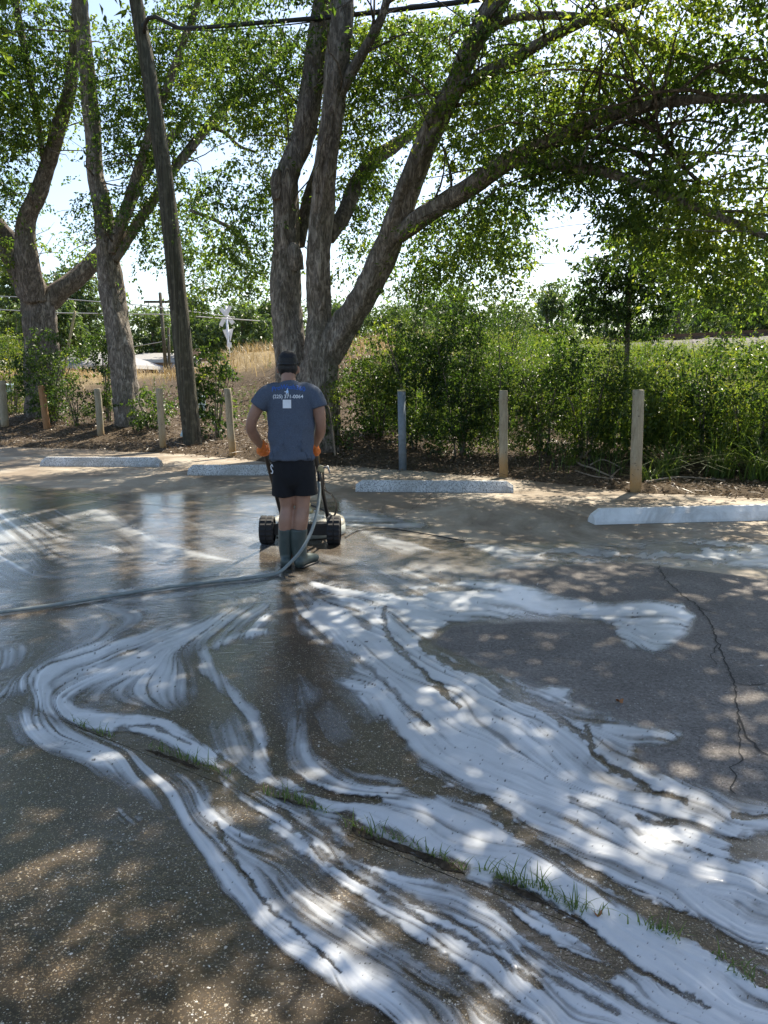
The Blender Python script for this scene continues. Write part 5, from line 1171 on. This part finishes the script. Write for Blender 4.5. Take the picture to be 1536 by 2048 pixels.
# cap worn with the peak to the front, strap opening behind; hair below it
capb = head + Vector((0, -.002, .030))
cap = blob('cap', [T_(pts=[capb + Vector((0, -.004, -.018)), capb, capb + Vector((0, -.004, .022))], rad=[(.090, .106), (.090, .106), (.078, .094)], flat0=True), T_(pts=[capb + Vector((0, .10, -.015)), capb + Vector((0, .17, -.04))], rad=[(.075, .012), (.05, .008)])], .007, M['cap'], person, 3)
bm = bmesh.new(); bmesh.ops.create_uvsphere(bm, u_segments=10, v_segments=6, radius=.008); bmesh.ops.translate(bm, verts=bm.verts, vec=capb + Vector((0, -.006, .099))); bm_obj('cap_button', bm, M['cap'], cap)
V, F = tube_arrays([capb + Vector((.088 * math.sin(a), -.112 * math.cos(a) + .0, -.012)) for a in np.linspace(-.9, .9, 9)], [.009] * 9, segs=6); joined('cap_strap', [(V, F)], M['blackmetal'], cap)
blob('hair', [T_(pts=[head + Vector((0, -.030, .03)), head + Vector((0, -.038, -.02)), head + Vector((0, -.030, -.062))], rad=[(.084, .075), (.081, .070), (.064, .048)])], .007, M['hair'], person, 3, lambda c: .004 * mnoise.noise((c.x * 60, c.y * 60, c.z * 20)))
# shirt print, laid on the cloth of the back
bpy.context.view_layer.update()
bvh = BVHTree.FromPolygons([v.co.copy() for v in shirt.data.vertices], [tuple(p.vertices) for p in shirt.data.polygons])
def lay(name, V, F, mat, par, off=.004):
    out = []
    for v in V:
        hit = bvh.ray_cast(Vector((v[0], PYF - 1.0, v[1])), Vector((0, 1, 0)))[0]
        out.append((v[0], (hit.y if hit else PYF - .13) - off, v[1]))
    bm = bmesh.new(); vv = [bm.verts.new(p) for p in out]
    for f_ in F:
        try: bm.faces.new([vv[i] for i in f_])
        except ValueError: pass
    return bm_obj(name, bm, mat, par, False)
def text_flat(body_, size, bold=.0, spacing=1.0):
    cu = bpy.data.curves.new('t', 'FONT'); cu.body = body_; cu.size = size; cu.align_x = 'CENTER'; cu.offset = bold; cu.space_character = spacing; cu.resolution_u = 3
    o = link(bpy.data.objects.new('t', cu)); dg = bpy.context.evaluated_depsgraph_get(); me = bpy.data.meshes.new_from_object(o.evaluated_get(dg))
    V = [tuple(v.co) for v in me.vertices]; F = [tuple(p.vertices) for p in me.polygons]; bpy.data.objects.remove(o); bpy.data.meshes.remove(me); return V, F
SY = PYF - .14
def place_text(name, s_, size, wpx, px, py, mat, arc=0.0, bold=.0):
    V, F = text_flat(s_, size, bold); w = max(v[0] for v in V) - min(v[0] for v in V); k = wpx * (SY / FPX) * 1.012 / w; c = at(px, py, SY)
    P = [(c.x + v[0] * k, c.z + v[1] * k - arc * ((v[0] * k) ** 2)) for v in V]; return lay(name, P, F, mat, shirt)
place_text('brand_print', 'ProWash360', .05, 66, 575, 778, M['print_blue'], 1.2, .0010)
place_text('phone_print', '(225) 371-0064', .04, 60, 574.5, 796.5, M['print_white'], 0, .0006)
def poly_print(name, pts, px, py, s_, mat):
    c = at(px, py, SY); P = [(c.x + x * s_, c.z + y * s_) for x, y in pts]; return lay(name, P, [tuple(range(len(P)))], mat, shirt, .005)
poly_print('figure_print', [(-.35, -.5), (.45, -.5), (.5, .0), (.3, .55), (.0, .95), (-.25, .5), (-.5, .1)], 573.5, 783.5, .022, M['print_pale'])
poly_print('figure_print', [(-1.1, -.15), (-.4, -.25), (-.4, .1), (-1.05, .15)], 573.5, 783.5, .020, M['print_white'])
poly_print('figure_print', [(-.22, 1.1), (.1, 1.35), (.32, 1.1), (.1, .92)], 573.5, 783.5, .020, M['print_white'])
poly_print('figure_print', [(-.4, -.5), (-.1, -.5), (-.2, -.95), (-.5, -.95)], 573.5, 783.5, .022, M['print_white'])
poly_print('figure_print', [(.15, -.5), (.42, -.5), (.6, -.95), (.25, -.95)], 573.5, 783.5, .022, M['print_white'])
nq = 7; c = at(573.5, 808, SY); hw = 8.4 * SY / FPX
V = [(c.x + hw * (2 * i / nq - 1), c.z + hw * (2 * j / nq - 1)) for j in range(nq + 1) for i in range(nq + 1)]
lay('square_print', V, [(j * (nq + 1) + i, j * (nq + 1) + i + 1, (j + 1) * (nq + 1) + i + 1, (j + 1) * (nq + 1) + i) for j in range(nq) for i in range(nq)], M['print_white'], shirt, .004)
# white mark on the shorts
sh = [o for o in person.children if o.name.startswith('shorts')][0]
bvh = BVHTree.FromPolygons([v.co.copy() for v in sh.data.vertices], [tuple(p.vertices) for p in sh.data.polygons])
for pts in ([(546, 932), (544, 928), (541.5, 931), (542.5, 936), (546, 940), (545, 945), (541.5, 945)],):
    out = []
    for x, y in pts:
        p = at(x + 2.5, y, PYF); h_ = bvh.ray_cast(Vector((p.x, PYF - 1, p.z)), Vector((0, 1, 0)))[0]; out.append((h_ if h_ else p) - Vector((0.002, .006, 0)))
    tube('leg_print', out, [.0045] * len(out), M['print_white'], sh, segs=6, step=.008)
# ------------------------------------------------------------------ surface cleaning machine
mb = tag(empty('surface_cleaner', (flat(603, 1088).x, 7.5, 0)), 'wheeled surface cleaner with pale round deck, black wheels and push handle', 'cleaning machine')
MX = at(618, 1050, 7.4).x; WYc = 7.18
LG = J(528, 898, .30); RG = J(628, 898, .30)
DC = Vector((MX - .035, 7.72, 0)); DR = .37
def lathe(name, prof, c, mat, parent, segs=40, tilt=None):
    V = []; F = []
    for r, z in prof:
        for k in range(segs): V.append((c[0] + r * math.cos(2 * math.pi * k / segs), c[1] + r * math.sin(2 * math.pi * k / segs), c[2] + z))
    for i in range(len(prof) - 1):
        for k in range(segs): F.append((i * segs + k, i * segs + (k + 1) % segs, (i + 1) * segs + (k + 1) % segs, (i + 1) * segs + k))
    F.append(tuple(range(segs))[::-1]); F.append(tuple((len(prof) - 1) * segs + k for k in range(segs)))
    me = bpy.data.meshes.new(name); me.from_pydata(V, [], F); me.polygons.foreach_set('use_smooth', np.ones(len(me.polygons), bool)); me.materials.append(mat); o = link(bpy.data.objects.new(name, me)); return setpar(o, parent)
deck = lathe('deck', [(DR - .03, .05), (DR, .055), (DR, .13), (DR - .012, .155), (DR - .05, .172), (DR - .12, .178), (.12, .185), (.10, .20), (.02, .205)], DC, M['deck'], mb)
lathe('skirt', [(DR + .006, .008), (DR + .012, .03), (DR + .004, .10), (DR - .004, .10), (DR - .01, .01)], DC, M['skirt'], mb)
lathe('swivel', [(.045, .2), (.05, .21), (.05, .25), (.03, .27), (.02, .31), (.012, .312)], DC, M['brass'], mb, 18)
for k in range(6):
    a = k * math.pi / 3 + .3; bm = bmesh.new(); bmesh.ops.create_cone(bm, segments=6, radius1=.013, radius2=.013, depth=.012, cap_ends=True); bmesh.ops.translate(bm, verts=bm.verts, vec=DC + Vector((.22 * math.cos(a), .22 * math.sin(a), .190))); bm_obj('bolt', bm, M['steel'], deck, False)
bm = bmesh.new(); xl, xr_ = at(535, 1062, WYc).x, at(668, 1062, WYc).x
box_bm(bm, ((xl + xr_) / 2, WYc + .02, .135), (xr_ - xl, .05, .11), None, .008); bm_obj('axle_beam', bm, M['blackmetal'], mb, False)
bm = bmesh.new(); box_bm(bm, ((xl + xr_) / 2, WYc + .13, .16), (.5, .25, .02), None, .004); bm_obj('mount_plate', bm, M['blackmetal'], mb, False)
def wheel(x, y, r, w):
    V = []; F = []; segs = 36; prof = [(-.5, .80), (-.5, .93), (-.40, 1.0), (-.06, 1.0), (-.04, .975), (.04, .975), (.06, 1.0), (.40, 1.0), (.5, .93), (.5, .80)]
    for u, q in prof:
        for k in range(segs):
            a = 2 * math.pi * k / segs; rr = r * q * (1 + (.0 if q < .99 else (.035 if (k // 1) % 2 else -.02))); V.append((x + u * w, y + rr * math.cos(a), r + rr * math.sin(a)))
    m = len(prof)
    for i in range(m - 1):
        for k in range(segs): F.append((i * segs + k, i * segs + (k + 1) % segs, (i + 1) * segs + (k + 1) % segs, (i + 1) * segs + k))
    root = joined('wheel', [(V, F)], M['tyre'], mb, False)
    V = []; F = []
    for u, q in ((-.42, .05), (-.46, .3), (-.40, .45), (-.42, .80), (.42, .80), (.40, .45), (.46, .3), (.42, .05)):
        for k in range(24): a = 2 * math.pi * k / 24; V.append((x + u * w, y + r * q * math.cos(a), r + r * q * math.sin(a)))
    for i in range(7):
        for k in range(24): F.append((i * 24 + k, i * 24 + (k + 1) % 24, (i + 1) * 24 + (k + 1) % 24, (i + 1) * 24 + k))
    F.append(tuple(range(24))); F.append(tuple(7 * 24 + k for k in range(24))[::-1])
    joined('rim', [(V, F)], M['blackmetal'], root, False)
wheel(at(535, 1062, WYc).x, WYc, .134, .130); wheel(at(668, 1062, WYc).x, WYc, .134, .125)
hl0 = Vector((at(566, 1035, 7.3).x, 7.32, .19)); hr0 = Vector((at(657, 1035, 7.3).x, 7.32, .19))
def bar(p0, p1, extra, nm='handle_bar'): tube(nm, [p0, p0 + (p1 - p0) * .5, p1] + extra, [.019] * (3 + len(extra)), M['blackmetal'], mb, segs=12, step=.04)
gl_dir = (LG - hl0).normalized(); gr_dir = (RG - hr0).normalized()
bar(hl0, LG + gl_dir * .05, []); bar(hr0, RG + gr_dir * .05, [])
tube('cross_bar', [LG - gl_dir * .22, RG - gr_dir * .22], [.014, .014], M['blackmetal'], mb, segs=10, step=.05)
tube('grip', [LG - gl_dir * .07, LG + gl_dir * .07], [.024, .024], M['tyre'], mb, segs=12); tube('grip', [RG - gr_dir * .07, RG + gr_dir * .07], [.024, .024], M['tyre'], mb, segs=12)
# valve block and gun on the right bar
vb = J(642, 938, .18); bm = bmesh.new(); box_bm(bm, vb, (.055, .07, .06), Matrix.Rotation(.3, 3, 'Y'), .01); valve = bm_obj('valve', bm, M['brass'], mb, False)
tube('valve_lever', [vb + Vector((.01, -.02, .01)), vb + Vector((.06, -.03, .025)), vb + Vector((.075, -.03, -.03))], [.010, .009, .008], M['steel'], valve, segs=8)
tube('hose_fitting', [vb + Vector((-.012, -.04, -.02)), vb + Vector((-.014, -.06, -.10))], [.017, .014], M['blackmetal'], valve, segs=10)
bl = [J(648, 950, .3), at(664, 985, 6.9), at(673, 1005, 7.2), at(671, 1025, 7.5), Vector((DC.x + .05, DC.y - .03, .30))]
tube('feed_hose', [J(646, 942, .22), at(650, 978, 6.75), at(664, 990, 7.0), at(673, 1010, 7.3), at(667, 1032, 7.45), Vector((DC.x + .16, DC.y - .05, .24)), Vector((DC.x + .02, DC.y, .29))], [.010] * 7, M['blackhose'], mb, segs=8, step=.03)
def glove(G, d, side):
    """five fingers closed round the grip"""
    back = Vector((0, -1, .15)); back = (back - d * back.dot(d)).normalized(); sx = d.cross(back); tubes = []
    if sx.x * side < 0: sx = -sx
    wr = G + back * .035 + sx * (.02) + Vector((side * -.0, -.055, .03)) 
    tubes.append(T_(pts=[wr, G + back * .040 + sx * .02, G + back * .040 - sx * .012], rad=[(.034, .030), (.040, .030), (.038, .028)]))
    for k, (l, r) in enumerate(((.95, .0115), (1.05, .012), (1.0, .0115), (.85, .010))):
        o = d * (.036 - .024 * k); pts = []
        for a in np.linspace(-.25, 3.3 * l, 8): pts.append(G + o + (back * math.cos(a) + (-sx) * math.sin(a)) * (.040 - .002 * a))
        tubes.append(T_(pts=pts, rad=[r + .001] * 4 + [r] * 2 + [r * .9, r * .8]))
    pts = [G + back * .035 + sx * .03 + d * .015, G + d * .045 + sx * .034 + back * .01, G + d * .05 + sx * .018 - back * .03, G + d * .045 - sx * .004 - back * .04]
    tubes.append(T_(pts=pts, rad=[.016, .0145, .013, .010]))
    return tubes
for G, d, sd_ in ((LG, gl_dir, -1), (RG, gr_dir, 1)):
    wp = J(524, 893, .21) if sd_ < 0 else J(628, 891, .21)
    tb = glove(G, d, sd_); tb.append(T_(pts=[wp + Vector((0, -.03, .03)), wp, G + Vector((0, -.03, .012))], rad=[(.036, .033), (.036, .032), (.036, .032)]))
    blob('glove', tb, .0045, M['glove'], person, 2)
# ------------------------------------------------------------------ hoses
gp = lambda px, py, z=.019: flat(px, py, z)
h0 = vb + Vector((-.014, -.06, -.10))
hose = [h0, J(639, 985, .08), J(634, 1025, -.03), J(622, 1065, -.13), J(603, 1100, -.22), at(582, 1124, 6.02), gp(556, 1146), gp(520, 1153), gp(480, 1158), gp(400, 1166), gp(300, 1179), gp(200, 1195), gp(100, 1211), gp(0, 1224), gp(-140, 1238), gp(-320, 1250), gp(-700, 1240)]
tag(tube('pressure_hose', hose, [.0135] * len(hose), M['hose'], None, segs=12, step=.03), 'long grey pressure hose running from the machine handle across the wet pavement to the left', 'hose')
th = [gp(690, 1074, .01), gp(720, 1060, .01), gp(775, 1057, .01), gp(840, 1066, .01), gp(930, 1082, .01)]
tag(tube('thin_hose', th, [.006] * 5, M['blackhose'], None, segs=8, step=.03), 'thin dark hose on the wet pavement right of the machine', 'hose')
th = [gp(640, 1106, .01), gp(660, 1096, .01), gp(700, 1076, .01)]

rs = np.random.default_rng(404); C = []
for k in range(70):
    x = -75 + 150 * k / 69 + rs.normal(0, 1.5); y = 82 + rs.normal(0, 6) - .12 * x; h = rs.uniform(5.5, 9) + (2.5 if x > 18 or x < -22 else 0); m = 130
    u = unit(rs.normal(size=(m, 3))) * rs.uniform(.3, 1, (m, 1)) ** .5; C.append(np.array([x, y, 2.2 + h * .5]) + u * np.array([3.2, 2.4, h * .52]))
C = clear_of_gaps(np.concatenate(C), .7); C = C[C[:, 2] > 2]
V, F, T = spray(C, 7, 1.1, .5, .3, .4, np.clip(rs.normal(.45, .22, len(C)), 0, 1))
tag(fast_mesh('far_woods', V, F, M['leaf_far'], {'tint': T}), 'far band of woods closing the view beyond the railway', kind='stuff')
